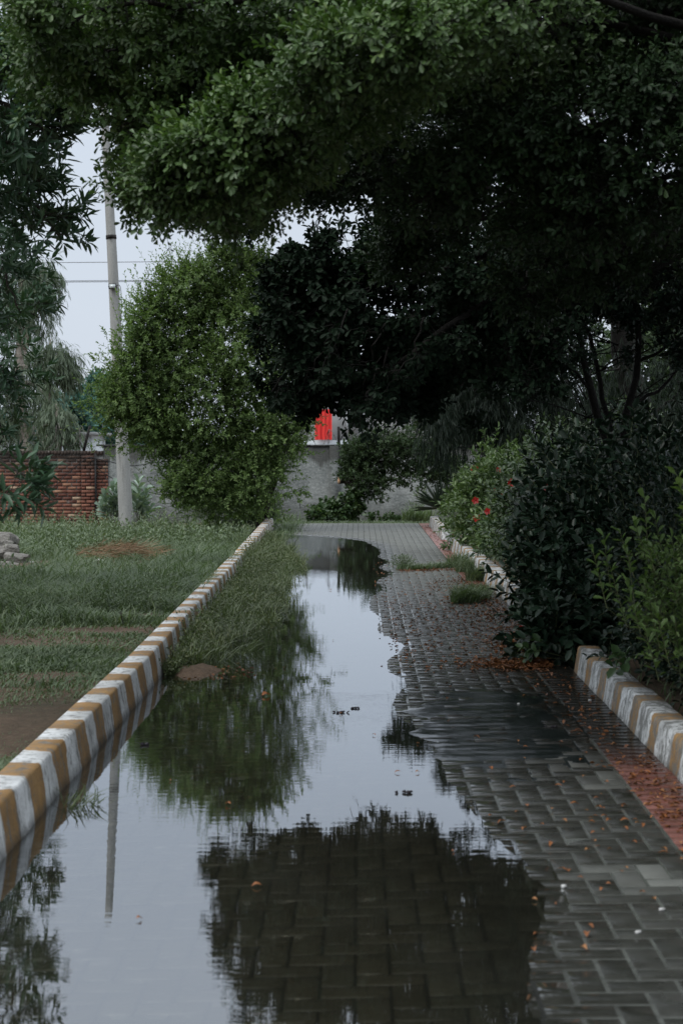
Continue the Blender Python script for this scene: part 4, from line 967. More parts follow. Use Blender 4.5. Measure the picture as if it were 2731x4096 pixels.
# ------------------------------------------------------------------ shrubs and hedge
def flower(root, c, d, size):
    """five petalled hibiscus bloom as one part"""
    mb = MB(); d = nrm(np.asarray(d, float)); U = nrm(np.cross(d, [.1, .2, .97])); W = np.cross(d, U)
    a = np.arange(5) * 2 * np.pi / 5
    R = U[None] * np.cos(a)[:, None] + W[None] * np.sin(a)[:, None]
    leaves(mb, np.repeat(c[None], 5, 0), R + d * .55, np.repeat(d[None], 5, 0), size, size * .85, 'paddle', .18, .12)
    mb.tube([c, c + d * size * .9], [.004, .003], 4)
    return addpart(mb, 'flower', M['petal'], root)
def shrub(label, base, blobs, mat, ll=.06, lw=.03, k=8, flowers=0, name='hibiscus_shrub', group=None, shape='oval', length=.2, stems=7, stem_r=.012, flw=.055, fl_list=None, outward=.9, upb=.35):
    t = thing(name, label, 'shrub', tuple(base), group)
    lf, tw, br = MB(), MB(), MB()
    cs = np.array([c for c, R, n in blobs])
    for q_ in range(stems):
        c = cs[rng.integers(len(cs))] + rng.normal(0, .12, 3); a = np.asarray(base) + [rng.normal(0, .08), rng.normal(0, .08), 0]
        br.tube(smooth_path([a, (a + c) / 2 + rng.normal(0, .06, 3), c], 7, .01), np.linspace(stem_r, stem_r * .35, 7), 5)
    for c, R, n in blobs:
        blob_sprigs(lf, tw, c, R, n, shell=.65, lump=.30, length=length, k=k, ll=ll, lw=lw, shape=shape, outward=outward, upb=upb, twr=.0028)
    addpart(br, 'stems', M['stem'] if mat is M['young'] else M['bark_dark'], t, True); addpart(tw, 'twigs', M['stem'], t); addpart(lf, 'foliage', mat, t)
    for (px, py, Y) in (fl_list or []):
        flower(t, P(px, py, Y), (-.5 + rng.normal(0, .2), -1, .2), flw * rng.uniform(.8, 1.2))
    return t
H = 'hibiscus shrubs of the hedge along the right kerb'
# bright left one (far)
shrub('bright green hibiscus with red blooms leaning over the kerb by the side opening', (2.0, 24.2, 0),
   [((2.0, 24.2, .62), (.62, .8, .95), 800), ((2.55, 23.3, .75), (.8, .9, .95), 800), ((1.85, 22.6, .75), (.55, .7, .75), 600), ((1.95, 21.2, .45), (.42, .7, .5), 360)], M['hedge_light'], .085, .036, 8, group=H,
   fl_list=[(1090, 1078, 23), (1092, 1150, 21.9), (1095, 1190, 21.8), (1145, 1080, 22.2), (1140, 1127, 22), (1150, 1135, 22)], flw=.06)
shrub('mid-green hibiscus next behind the bright one, dotted with small red blooms', (2.5, 20.2, 0),
   [((2.4, 20.4, .85), (.75, .95, .72), 800), ((3.0, 19.5, .95), (.85, .9, .75), 700), ((2.05, 19.0, .6), (.52, .75, .55), 500)], M['hedge_mid'], .075, .032, 8, group=H,
   fl_list=[(1175, 1110, 20), (1120, 1175, 19.4), (1255, 1118, 19.6)], flw=.055)
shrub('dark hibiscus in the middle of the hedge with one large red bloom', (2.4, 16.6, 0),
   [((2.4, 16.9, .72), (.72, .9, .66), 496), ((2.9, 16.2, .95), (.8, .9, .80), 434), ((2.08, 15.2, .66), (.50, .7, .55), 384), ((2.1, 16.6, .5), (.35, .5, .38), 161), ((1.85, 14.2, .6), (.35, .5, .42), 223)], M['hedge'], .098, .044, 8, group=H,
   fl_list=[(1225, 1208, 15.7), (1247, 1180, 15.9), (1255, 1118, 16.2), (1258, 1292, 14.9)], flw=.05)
shrub('dark hibiscus below the forked tree at the centre right', (2.9, 14.0, 0),
   [((2.5, 14.0, .72), (.75, .8, .66), 496), ((3.4, 13.8, .95), (.8, .9, .80), 434), ((1.85, 13.2, .66), (.46, .6, .52), 384), ((1.62, 12.9, .35), (.22, .4, .3), 136)], M['hedge'], .098, .044, 8, group=H)
shrub('dark hibiscus spilling over the buried kerb onto the fallen leaves', (2.0, 11.8, 0),
   [((2.05, 12.1, .66), (.55, .7, .64), 496), ((1.60, 12.4, .48), (.36, .5, .42), 285), ((1.56, 11.7, .34), (.28, .38, .30), 235), ((2.7, 11.6, .8), (.6, .7, .6), 372), ((1.38, 11.5, .16), (.22, .26, .13), 80)], M['hedge'], .088, .046, 8, group=H,
   fl_list=[(1198, 1446, 12.1)], flw=.032)
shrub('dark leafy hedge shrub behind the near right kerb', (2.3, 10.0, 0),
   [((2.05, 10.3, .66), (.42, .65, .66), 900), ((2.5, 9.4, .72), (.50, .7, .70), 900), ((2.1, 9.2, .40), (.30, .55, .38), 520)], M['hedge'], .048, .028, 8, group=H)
shrub('dark leafy hedge shrub at the right edge nearest the camera', (2.3, 8.0, 0),
   [((2.3, 8.1, .55), (.40, .65, .50), 800), ((2.5, 7.2, .5), (.45, .6, .46), 600), ((2.05, 8.6, .36), (.24, .45, .32), 420)], M['hedge'], .045, .026, 8, group=H)
# young bright shoots in front
def shoots():
    t = thing('young_shrub', 'young shrub with upright bright yellow-green shoots at the right edge', 'shrub', (2.1, 8.6, .1))
    lf, tw = MB(), MB()
    ends = [(1478, 1140, 8.3), (1455, 1200, 8.3), (1500, 1180, 8.4), (1420, 1215, 8.2), (1360, 1260, 8.2), (1440, 1270, 8.2), (1490, 1250, 8.3), (1540, 1225, 8.3), (1475, 1330, 8.1), (1530, 1300, 8.2), (1560, 1350, 8.2), (1440, 1340, 8.1), (1505, 1400, 8.0), (1550, 1430, 8.1), (1400, 1300, 8.2), (1565, 1170, 8.5), (1480, 1440, 8.0), (1385, 1230, 8.2)]
    for e in ends:
        tip = P(*e); base = np.array([2.05 + rng.normal(0, .1), 8.6, .15])
        st = tip + np.array([rng.uniform(.02, .10), .03, -rng.uniform(.22, .34)])
        twigs(tw, base[None], st[None], .005); twigs(tw, st[None], tip[None], .0035)
        sprigs(lf, None, st[None], (tip - st)[None], np.linalg.norm(tip - st), 13, .056, .030, .95, .05, 'paddle', tint=np.array([.6]), up=.4)
    n = 260
    B = np.stack([rng.uniform(1.45, 1.85, n), rng.uniform(8.1, 8.7, n), rng.uniform(.45, 1.0, n)], 1)
    sprigs(lf, tw, B, rng.normal(0, .5, (n, 3)) + [-.3, -.5, .6], .11, 7, .034, .02, .95, .1, 'paddle')
    addpart(tw, 'stems', M['stem'], t); addpart(lf, 'foliage', M['young'], t)
    t = thing('young_shrub', 'pale shoot with large leaves poking in at the right edge above the others', 'shrub', (2.2, 7.6, .1))
    lf, tw = MB(), MB()
    for e in ((1545, 1080, 7.4), (1560, 1120, 7.4), (1570, 1170, 7.4)):
        tip = P(*e); st = tip + np.array([.10, .02, -.16]); twigs(tw, np.array([[2.0, 7.6, .2]]), st[None], .005); twigs(tw, st[None], tip[None], .004)
        sprigs(lf, None, st[None], (tip - st)[None], .2, 9, .060, .032, .95, .05, 'paddle', tint=np.array([.85]), up=.4)
    addpart(tw, 'stems', M['stem'], t); addpart(lf, 'foliage', M['young'], t)
    for (bs, tips, lab) in (((1.50, 11.3, .05), [(1165, 1490, 11.2), (1200, 1500, 11.2), (1180, 1520, 11.2), (1215, 1470, 11.3), (1230, 1450, 11.4), (1240, 1490, 11.3)], 'broad-leaved seedling sprawling onto the leaf litter at the kerb gap'),
                            ((1.62, 9.6, .1), [(1410, 1500, 9.4), (1425, 1520, 9.3), (1400, 1530, 9.3), (1435, 1500, 9.4)], 'broad-leaved sprig growing over the top of the near right kerb')):
        t = thing('seedling', lab, 'plant', bs); lf, tw = MB(), MB(); b0 = np.array(bs)
        for e in tips:
            tip = P(*e); st = b0 * .35 + tip * .65 + [0, 0, .03]; twigs(tw, b0[None], st[None], .003); twigs(tw, st[None], tip[None], .002)
            sprigs(lf, None, st[None], (tip - st)[None] + 1e-4, .08, 5, .075, .052, 1.0, .1, 'oval', tint=np.array([.35]), up=.9)
        addpart(tw, 'stems', M['stem'], t); addpart(lf, 'leaf_blades', M['vine'], t)
shoots()
# calotropis by the pole
def calotropis(px, label, stems):
    Y = 39.5; t = thing('milkweed_plant', label, 'plant', tuple(P(px, 1215, Y)), 'milkweed plants beside the pole')
    lf, tw = MB(), MB()
    for (x, y) in stems:
        a = P(px + rng.uniform(-8, 8), 1215, Y); b_ = P(x, y, Y + rng.uniform(-.3, .1))
        twigs(tw, a[None], b_[None], .015)
        sprigs(lf, None, (a * .55 + b_ * .45)[None], (b_ - a)[None], np.linalg.norm(b_ - a) * .55, 16, .27, .17, .85, .0, 'paddle', up=.4, tint=np.array([.6]))
    addpart(tw, 'stems', M['stem'], t); addpart(lf, 'leaf_blades', M['calo'], t)
calotropis(258, 'grey-green milkweed plant with oval leaves left of the pole', [(262, 1115), (240, 1140), (272, 1135), (235, 1165), (255, 1150), (275, 1165)])
calotropis(318, 'grey-green milkweed plant with oval leaves right of the pole', [(318, 1105), (300, 1125), (335, 1130), (310, 1145), (330, 1155), (345, 1170)])
# spiky strap plants
def spiky(px, py, Y, n, ln, label):
    b = P(px, py, Y); t = thing('strap_leaf_plant', label, 'plant', tuple(b)); lf = MB()
    a = rng.uniform(0, 6.28, n); el = rng.uniform(.1, 1.35, n)
    T = np.stack([np.cos(a) * np.cos(el), np.sin(a) * np.cos(el), np.sin(el)], 1)
    leaves(lf, np.repeat(b[None], n, 0) + T * .03, T, np.repeat([[0, 0, 1.]], n, 0) + rng.normal(0, .2, (n, 3)), ln * rng.uniform(.7, 1.1, n), .045, 'lance', .2, .3)
    addpart(lf, 'leaf_blades', M['spiky'], t)
spiky(1008, 1170, 32, 70, .62, 'dark spiky strap-leaved plant between wall and far right kerb')
spiky(1500, 1080, 22, 60, .75, 'tall spiky strap-leaved plant rising behind the hedge at right')

# creepers and weeds at the foot of the wall
def creeper(label, spots, mat, ll, lw, name='creeper', lenn=.16, n=70):
    t = thing(name, label, 'plant', tuple(P(spots[0][0], spots[0][1] + 8, spots[0][2]))); lf, tw = MB(), MB()
    for (px, py, Y, rx, ry) in spots:
        s = Y / F; blob_sprigs(lf, tw, P(px, py, Y), (rx * s, rx * s * .7, ry * s), n, shell=.7, length=lenn, k=7, ll=ll, lw=lw, shape='oval', upb=.5, twr=.004)
    addpart(tw, 'stems', M['stem'], t); addpart(lf, 'foliage', mat, t)
creeper('broad-leaved creeper heaped at the foot of the sawn tree', [(760, 1180, 37, 30, 20), (730, 1190, 36.6, 22, 12), (790, 1170, 37, 24, 26), (810, 1160, 37.2, 14, 26)], M['vine'], .11, .075)
creeper('small leafy seedling patch at the middle of the wall foot', [(870, 1196, 36.6, 22, 8), (905, 1198, 36.6, 14, 6)], M['vine'], .09, .06, n=24)
creeper('dark weedy undergrowth beneath the yellow-green tree', [(520, 1175, 31.5, 60, 22), (570, 1165, 31.8, 50, 28), (600, 1180, 31.6, 26, 22), (480, 1160, 32, 40, 22)], M['weed'], .05, .025, 'undergrowth', .25, 320)
creeper('tall thin weed against the wall left of the far right kerb', [(965, 1150, 36, 10, 30), (960, 1180, 36, 18, 14)], M['weed'], .05, .02, 'weed', .2, 40)

# ------------------------------------------------------------------ grass
def blades(mb, X, Y, Z, ln, wd, lean=.5, tint=None, wind=(.25, 0)):
    n = len(X); a = rng.uniform(0, 6.28, n); le = rng.uniform(.15, 1.0, n) * lean
    T = np.stack([np.cos(a) * le + wind[0], np.sin(a) * le + wind[1], np.ones(n)], 1)
    T = nrm(T); Nn = np.stack([-np.cos(a), -np.sin(a), np.ones(n) * .4], 1)
    # two segment arching blade
    S = nrm(np.cross(T, Nn)); B = np.stack([X, Y, Z], 1); ln = ln[:, None]; w_ = np.broadcast_to(wd, (n,))[:, None]
    out = np.stack([np.cos(a), np.sin(a), np.zeros(n)], 1)
    m_ = B + T * ln * .55; tip = m_ + nrm(T + out * 1.1 - np.array([0, 0, .25])) * ln * .5
    V = np.stack([B - S * w_ * .5, B + S * w_ * .5, m_ + S * w_ * .45, m_ - S * w_ * .45, tip + S * w_ * .06, tip - S * w_ * .06], 1).reshape(-1, 3)
    b = np.arange(n)[:, None] * 6
    if tint is None: tint = rng.uniform(0, 1, n)
    mb.add(V, np.concatenate([b + np.array([[0, 1, 2, 3]]), b + np.array([[3, 2, 4, 5]])], 1).reshape(-1, 4), np.repeat(tint, 2))
gl1, gl2, gl3 = Lump(9, 1.1), Lump(9, 3.0), Lump(9, .55)
def bare(X, Y):
    """1 where the lawn is worn to soil"""
    q = np.zeros_like(X)
    for (cx, cy, rx, ry) in ((-2.9, 12.2, 1.1, .55), (-2.0, 12.9, .9, .3), (-3.3, 13.6, .6, .25), (-2.4, 9.4, .4, .3), (-4.4, 20.6, .5, 1.0), (-2.6, 20.6, .35, .3), (-2.2, 7.9, .7, .5), (-1.75, 8.5, .35, .6), (-1.75, 13.9, .5, .3), (-3.6, 21.3, 1.0, .35), (-2.0, 10.2, .3, .3)):
        q = np.maximum(q, np.exp(-((X - cx) / rx) ** 2 - ((Y - cy) / ry) ** 2))
    return q
def lawn(n, ymin, ymax, dens_near, ln0, wd, seed):
    # positions weighted so that near and far grass are equally dense in view
    u = rng.uniform(0, 1, n); Y = 1 / ((1 - u) / ymin + u / ymax)
    xl = -.235 * Y - .8; X = rng.uniform(0, 1, n) * (left_edge(Y) - .14 - xl) + xl
    p = np.stack([X * 1.3, Y * .32, 0 * X], 1); g1 = gl1(p); g2 = gl2(p)
    keep = rng.uniform(0, 1, n) > np.clip(bare(X, Y) * 1.02 + .1 * (g2 < -.9), 0, .97)
    X, Y, g1, g2 = X[keep], Y[keep], g1[keep], g2[keep]; p = p[keep]
    k = 1 + .20 * g1 + .22 * g2
    ln = ln0 * np.clip(k, .35, 1.7) * rng.uniform(.6, 1.25, len(X)) * (1 - .6 * np.clip(bare(X, Y) * 2, 0, 1))
    ln = ln * (1 - .5 * np.exp(-((Y - 19.3) / 2.2) ** 2) * (X < -2.5)) * np.clip(.30 + (Y - 12.0) / 7, .30, 1)
    t_ = np.clip(.45 + .14 * gl3(p) + .12 * g2 + rng.normal(0, .2, len(X)), 0, 1)
    return X, Y, gz(X, Y) - .01, ln, t_
mb = MB()
X, Y, Z, ln, t_ = lawn(50000, 6.0, 14, 1, .20, .004, 1)
blades(mb, X, Y, Z, ln, .0055, .9, t_)
X, Y, Z, ln, t_ = lawn(110000, 10, 41, 1, .26, .008, 2)
blades(mb, X, Y, Z, ln, .010, .85, t_)
u = rng.uniform(0, 1, 420); Yc = 1 / ((1 - u) / 9.5 + u / 38); Xc = rng.uniform(0, 1, 420) * (left_edge(Yc) - .25 - (-.235 * Yc - .5)) + (-.235 * Yc - .5)
kc = (bare(Xc, Yc) < .25) & ~((Yc > 17.5) & (Yc < 21.5) & (Xc < -2.4)); Xc, Yc = Xc[kc], Yc[kc]
for x, y in zip(Xc, Yc):
    m_ = int(rng.uniform(40, 110)); r_ = rng.uniform(.06, .22); xx, yy = x + rng.normal(0, r_, m_), y + rng.normal(0, r_, m_)
    ok = xx < left_edge(yy) - .12; xx, yy = xx[ok], yy[ok]
    blades(mb, xx, yy, gz(xx, yy) - .01, rng.uniform(.22, .50) * rng.uniform(.5, 1.1, len(xx)) * float(np.clip(.3 + (y - 12) / 7, .25, 1)), .010, 1.1, np.clip(rng.uniform(.1, .85) + rng.normal(0, .15, len(xx)), 0, 1), wind=(rng.normal(.2, .25), rng.normal(0, .2)))
tag(mb.build('grass', M['grass']), 'rough green grass covering the lawn left of the kerb', 'grass', kind='stuff')
# leafy weeds among the grass
mb, tw = MB(), MB()
u = rng.uniform(0, 1, 9000); Yw = 1 / ((1 - u) / 9 + u / 41); xl = -.235 * Yw - .8; Xw = rng.uniform(0, 1, 9000) * (left_edge(Yw) - .3 - xl) + xl
keep = ((Yw > 24) | (gl2(np.stack([Xw * .9, Yw * .3, 0 * Xw], 1)) > .5)) & (bare(Xw, Yw) < .3); Xw, Yw = Xw[keep], Yw[keep]
sz = np.where(Yw > 24, .42, np.clip(.08 + (Yw - 9) * .02, .07, .26))
for nearw in (0, 1):
    m_ = (Yw < 17) if nearw else (Yw >= 17)
    sprigs(mb, tw, np.stack([Xw, Yw, gz(Xw, Yw)], 1)[m_], (rng.normal(0, .3, (len(Xw), 3)) + [0, 0, 1])[m_], (sz * rng.uniform(.6, 1.3, len(Xw)))[m_], 11, .026 if nearw else .058, .012 if nearw else .027, 1.0, .15, 'oval', twr=.002, droop=.1)
tag(mb.build('weeds', M['weed']), 'low leafy weeds mixed into the far part of the lawn', 'weeds', kind='stuff')
tag(tw.build('weed_stalks', M['stem']), 'thin stalks of the lawn weeds', 'weeds', kind='stuff')
# a few bare stalks
for k, (px, py, Y, h_, lab) in enumerate([(282, 1480, 13.2, .26, 'single dry upright stalk in the grass beside the kerb'), ]):
    b = P(px, py, Y); mb = MB(); mb.tube(smooth_path([b, b + [0, 0, h_ * .5], b + [-.02, 0, h_]], 6, .004), [.004] * 6, 4)
    B = b + np.array([[0, 0, h_ * f] for f in (.4, .6, .8, .95)]); leaves(mb, B, randdir(4) + [0, 0, .6], randdir(4), .04, .008)
    tag(mb.build('dry_stalk', M['bark']), lab, 'stalk')

# weeds spilling over the left side of the path into the water
mb, tw = MB(), MB()
n = 30000; Y = rng.uniform(10.9, 27.5, n)
wdt = np.interp(Y, [10.9, 11.6, 13, 15.5, 18, 21, 24, 27.5], [.10, .42, .58, .66, .72, .74, .50, .12])
X = left_edge(Y) + .02 + rng.beta(1.0, 1.5, n) * wdt * (1 + .12 * gl2(np.stack([0 * Y, Y * 2, 0 * Y], 1)))
fr_ = (X - left_edge(Y)) / wdt
Z = np.maximum(ph(X, Y), -.01)
pw = np.stack([X * 2.6, Y * .55, 0 * Y], 1)
h_ = (.17 + .08 * sm(17, 22, Y)) * (1 - .78 * np.clip(fr_, 0, 1)) * rng.uniform(.4, 1.4, n) * np.clip(1 + .45 * gl2(pw), .25, 1.9) + .02
kp = rng.uniform(0, 1, n) < np.clip(1.0 - .8 * fr_ + .5 * gl1(pw * 2), .05, 1)
X, Y, Z, h_, fr_ = X[kp], Y[kp], Z[kp], h_[kp], fr_[kp]; n = len(X)
sel = rng.uniform(0, 1, n) < .62
blades(mb, X[sel], Y[sel], Z[sel] - .01, h_[sel], .0065, 1.3, np.clip(rng.normal(.45, .25, sel.sum()), 0, 1))
s2 = ~sel; Xs, Ys, Zs, hs = X[s2], Y[s2], Z[s2], h_[s2]
sprigs(mb, tw, np.stack([Xs, Ys, Zs], 1)[:5200], (rng.normal(0, .5, (len(Xs), 3)) + [.15, 0, .8])[:5200], hs[:5200] * .9, 8, .030, .013, 1.0, .1, 'oval', twr=.0015)
for q_ in range(170):
    y = rng.uniform(11.2, 27.5); w_q = float(np.interp(y, [10.9, 11.6, 13, 15.5, 18, 21, 24, 27.5], [.10, .42, .58, .66, .72, .74, .50, .12])); x = float(left_edge(y)) + .05 + rng.beta(1, 1.8) * w_q
    m_ = int(rng.uniform(14, 45)); xx, yy = x + rng.normal(0, .04, m_), y + rng.normal(0, .07, m_)
    blades(mb, np.maximum(xx, left_edge(yy) + .01), yy, np.full(m_, -.005), rng.uniform(.12, .30) * rng.uniform(.5, 1.1, m_), .006, 1.3, np.clip(rng.uniform(.3, .95) + rng.normal(0, .15, m_), 0, 1), wind=(rng.normal(.1, .3), 0))
tag(mb.build('path_weeds', M['wetweed']), 'wet weeds spreading from the left kerb into the puddle', 'weeds', kind='stuff')
tag(tw.build('path_weed_stalks', M['stem']), 'fine stalks of the weeds in the puddle', 'weeds', kind='stuff')
# floating specks along the weed edge
mb = MB(); n = 1500; Y = rng.uniform(10, 25, n); X = left_edge(Y) + rng.uniform(.2, .85, n)
leaves(mb, np.stack([X, Y, np.full(n, .003)], 1), np.stack([rng.normal(size=n), rng.normal(size=n) * .4, np.zeros(n)], 1), np.repeat([[0, 0, 1.]], n, 0), rng.uniform(.008, .025, n), .007, lo=True, droop=0)
tag(mb.build('floating_debris', M['wetweed']), 'tiny plant scraps floating at the edge of the puddle weeds', 'debris', kind='stuff')

# grass tufts on the path
def tuft(label, spots, mat, n, ln, name='grass_tuft', w_=.006):
    c = np.mean([[x, y] for x, y, r in spots], 0); t = None; mb = MB()
    for (x, y, r) in spots:
        X = x + r * .5 * np.clip(rng.normal(0, 1, n), -1.7, 1.7); Y = y + r * .55 * np.clip(rng.normal(0, 1, n), -1.7, 1.7)
        keep = X < 1.42; X, Y = X[keep], Y[keep]
        blades(mb, X, Y, ph(np.clip(X, -1.3, 1.4), Y) - .004, ln * rng.uniform(.4, 1.2, len(X)), w_, 1.1)
    o = mb.build(name, mat, origin=(c[0], c[1], 0)); o.location = (c[0], c[1], 0)
    return tag(o, label, 'grass tuft')
tuft('bushy grass clump on the path beside the half-buried kerb', [(1.12, 16.4, .2), (1.02, 16.0, .14)], M['grass'], 900, .21)
tuft('strip of grass growing across the paving from the right kerb', [(x, 20.6 + .12 * math.sin(x * 7), .10) for x in np.arange(.55, 1.4, .1)], M['grass'], 150, .12)
tuft('taller grass at the kerb end of the cross strip', [(1.25, 20.9, .16), (1.3, 20.0, .14), (1.3, 18.6, .1)], M['grass'], 420, .26)
t = thing('weed', 'small branching weed at the inner end of the cross strip of grass', 'plant', (.53, 20.7, .01)); lf, tw = MB(), MB()
sprigs(lf, tw, np.repeat([[.53, 20.7, .01]], 60, 0) + rng.normal(0, .04, (60, 3)) * [1, 1, 0], rng.normal(0, .7, (60, 3)) + [0, 0, 1.2], .17, 9, .028, .012, 1.0, .2, 'oval', twr=.0018)
addpart(tw, 'stems', M['stem'], t); addpart(lf, 'foliage', M['weed'], t)
def tuftground(label, px, py, Y, n, ln, r):
    b = P(px, py, Y); mb = MB(); X = b[0] + r * np.clip(rng.normal(0, 1, n), -1.6, 1.6); Yy = b[1] + r * .6 * np.clip(rng.normal(0, 1, n), -1.6, 1.6)
    blades(mb, X, Yy, np.full(n, b[2]), ln * rng.uniform(.5, 1.2, n), .012, 1.0)
    o = mb.build('grass_tuft', M['grass'], origin=tuple(b)); o.location = tuple(b); tag(o, label, 'grass tuft')
tuftground('long dark grass clump before the wall by the far right kerb', 955, 1198, 34.5, 420, .42, .18)
tuftground('long grass clump standing left of the far end of the path', 640, 1205, 33.6, 260, .34, .25)
mb = MB(); n = 3200; X = rng.uniform(-1.9, 1.5, n); Y = rng.normal(33.5, .25, n); blades(mb, X, Y, np.full(n, -.03), .10 * rng.uniform(.3, 1.3, n), .008, 1.0)
n = 1500; X = rng.normal(-1.35, .15, n); Y = rng.uniform(28.5, 33.4, n); blades(mb, X, Y, np.full(n, .005), .12 * rng.uniform(.3, 1.3, n), .007, 1.0)
tag(mb.build('edge_grass', M['grass']), 'thin grass fringe along the far edge of the paving', 'grass', kind='stuff')
mb = MB(); mb2 = MB(); n = 9000; X = rng.uniform(-2.2, 7, n); Y = rng.uniform(34, 41.3, n); blades(mb, X, Y, gz(X, Y), .22 * rng.uniform(.3, 1.2, n), .010, 1.0)
n = 9000; X = rng.uniform(1.65, 4.5, n); Y = rng.uniform(5, 32, n); blades(mb, X, Y, gz(X, Y), .16 * rng.uniform(.3, 1.2, n), .009, 1.0)
tag(mb.build('verge_grass', M['grass']), 'sparse grass between the path end, the wall and the hedge', 'grass', kind='stuff')
# arching dry stem
mb = MB(); mb.tube(smooth_path([P(640, 1150, 36), P(668, 1128, 36), P(685, 1145, 36), P(690, 1168, 36)], 10), .008, 4)
tag(mb.build('arching_stem', M['bark']), 'thin dry stem arching in front of the wall near the path end', 'stem')

# ------------------------------------------------------------------ fallen leaves
def curl_leaf(name='fallen_leaf', L_=.035, W_=.018, mat=None):
    mb = MB(); nn = 6; V = []
    for i in range(nn):
        f = i / (nn - 1); w_ = W_ * math.sin(math.pi * min(.97, max(.03, f)) ** .9) * .5 + .0006
        z = .006 * math.sin(f * 3.1) + .003; x = (f - .5) * L_
        V += [[x, -w_, z + w_ * .5], [x, 0, z], [x, w_, z + w_ * .7]]
    Q = []
    for i in range(nn - 1):
        b = 3 * i; Q += [[b, b + 3, b + 4, b + 1], [b + 1, b + 4, b + 5, b + 2]]
    mb.add(V, Q, .6); return mb.build(name, mat)
protos = []
for k, (a, b_, tn) in enumerate([(.036, .016, .35), (.030, .018, .6), (.042, .014, .75), (.026, .014, .95)]):
    o = curl_leaf('fallen_leaf', a, b_, M['orange_leaf'])
    o.data.attributes['tint'].data.foreach_set('value', np.full(len(o.data.polygons), tn, dtype=np.float32)); protos.append(o)
cnt = 0
def put_leaf(x, y, z, label, group, scale=1.0):
    global cnt
    pr = protos[cnt % 4]
    if cnt < 4: o = pr
    else: o = pr.copy(); COL.objects.link(o)
    cnt += 1
    o.location = (x, y, z); o.rotation_euler = (random.uniform(-.3, .3), random.uniform(-.25, .25), random.uniform(0, 6.28)); s = scale * random.uniform(.5, 1.1); o.scale = (s, s, s)
    tag(o, label, 'leaf', group)
for k in range(150):
    if k < 70: x, y = 1.19 + abs(random.gauss(0, .09)), random.uniform(5.3, 9.5)
    elif k < 125: x, y = min(1.38, max(.45, random.gauss(.95, .2))), random.gauss(6.6, .75)
    else: x, y = random.uniform(.5, 1.2), random.uniform(4.6, 9)
    x = min(x, 1.40)
    put_leaf(x, y, float(ph(np.array([x]), np.array([y]))[0]) + .004, 'small curled orange-brown leaf lying on the near right paving', 'fallen leaves on the near right paving')
for k in range(12):
    x, y = [(.08, 8.6), (.3, 8.35), (-.35, 5.6), (-.55, 6.9), (.18, 7.6), (.27, 7.6), (-.1, 9.3), (-.7, 5.2), (.35, 6.1), (-.2, 12.9), (-.3, 17.5), (-.85, 7.4)][k]
    put_leaf(x, y, .003, 'brown leaf floating alone on the open puddle', 'leaves floating on the puddle', .9)
o = curl_leaf('floating_leaf', .055, .045, M['orange_leaf']); o.location = P(610, 1602, 9.97); o.location.z = .004; o.rotation_euler = (0, 0, .6)
tag(o, 'round orange leaf floating in the dark reflection of the bush', 'leaf')
# litter
mb = MB()
def litter(n, xf, yf, dz=0.0, s=(.018, .04)):
    X, Y = xf(n), yf(n); k = (X < 1.43) & (X > -1.2); X, Y = X[k], Y[k]; n = len(X)
    Z = ph(X, Y) + .004 + dz * rng.uniform(0, 1, n)
    T = np.stack([rng.normal(size=n), rng.normal(size=n), rng.normal(0, .22, n)], 1)
    leaves(mb, np.stack([X, Y, Z], 1), T, rng.normal(0, .35, (n, 3)) + [0, 0, 1], rng.uniform(s[0], s[1], n), rng.uniform(.010, .02, n), 'oval', rng.uniform(-.2, .2), .3)
U_ = rng.uniform; Nn_ = rng.normal
litter(1500, lambda n: 1.38 - np.abs(Nn_(0, .30, n)), lambda n: U_(11.2, 19, n))
litter(700, lambda n: U_(.25, 1.4, n), lambda n: Nn_(14.2, 1.6, n))
litter(260, lambda n: U_(.15, 1.3, n), lambda n: U_(11, 22, n))
litter(1300, lambda n: 1.30 - np.abs(Nn_(0, .26, n)), lambda n: Nn_(11.3, .15, n), .03)
litter(420, lambda n: Nn_(1.18, .12, n), lambda n: Nn_(12.2, .5, n), .03)
litter(260, lambda n: 1.38 - np.abs(Nn_(0, .1, n)), lambda n: U_(20, 32, n))
litter(420, lambda n: U_(.5, 1.4, n), lambda n: Nn_(20.3, .12, n))
litter(260, lambda n: U_(1.2, 1.41, n), lambda n: U_(5.6, 7.9, n))
litter(160, lambda n: U_(1.1, 1.41, n), lambda n: U_(7.5, 11, n))
litter(300, lambda n: Nn_(-1.05, .16, n), lambda n: Nn_(11.0, .18, n), .03)
tag(mb.build('leaf_litter', M['dead']), 'brown leaf litter drifted over the paving below the hedge', 'leaf litter', kind='stuff')
# soil heap in the corner of the weeds
mb = MB(); nn = 16; ang = np.linspace(0, 2 * np.pi, nn, endpoint=False); V = [[-1.12, 11.05, .045]]
for r_, z_ in ((.5, .035), (1.0, -.02)):
    for a in ang: V.append([-1.10 + .20 * r_ * math.cos(a) * (1 + .15 * math.sin(3 * a)), 11.05 + .32 * r_ * math.sin(a), z_ + rng.normal(0, .006)])
Q = [[0, 1 + i, 1 + (i + 1) % nn, 1 + (i + 2) % nn] for i in range(0, nn, 2)] + [[1 + i, 1 + nn + i, 1 + nn + (i + 1) % nn, 1 + (i + 1) % nn] for i in range(nn)]
mb.add(V, Q); tag(mb.build('mud_heap', M['soil'], smooth=True), 'small muddy heap against the left kerb where the weeds begin', 'mud')
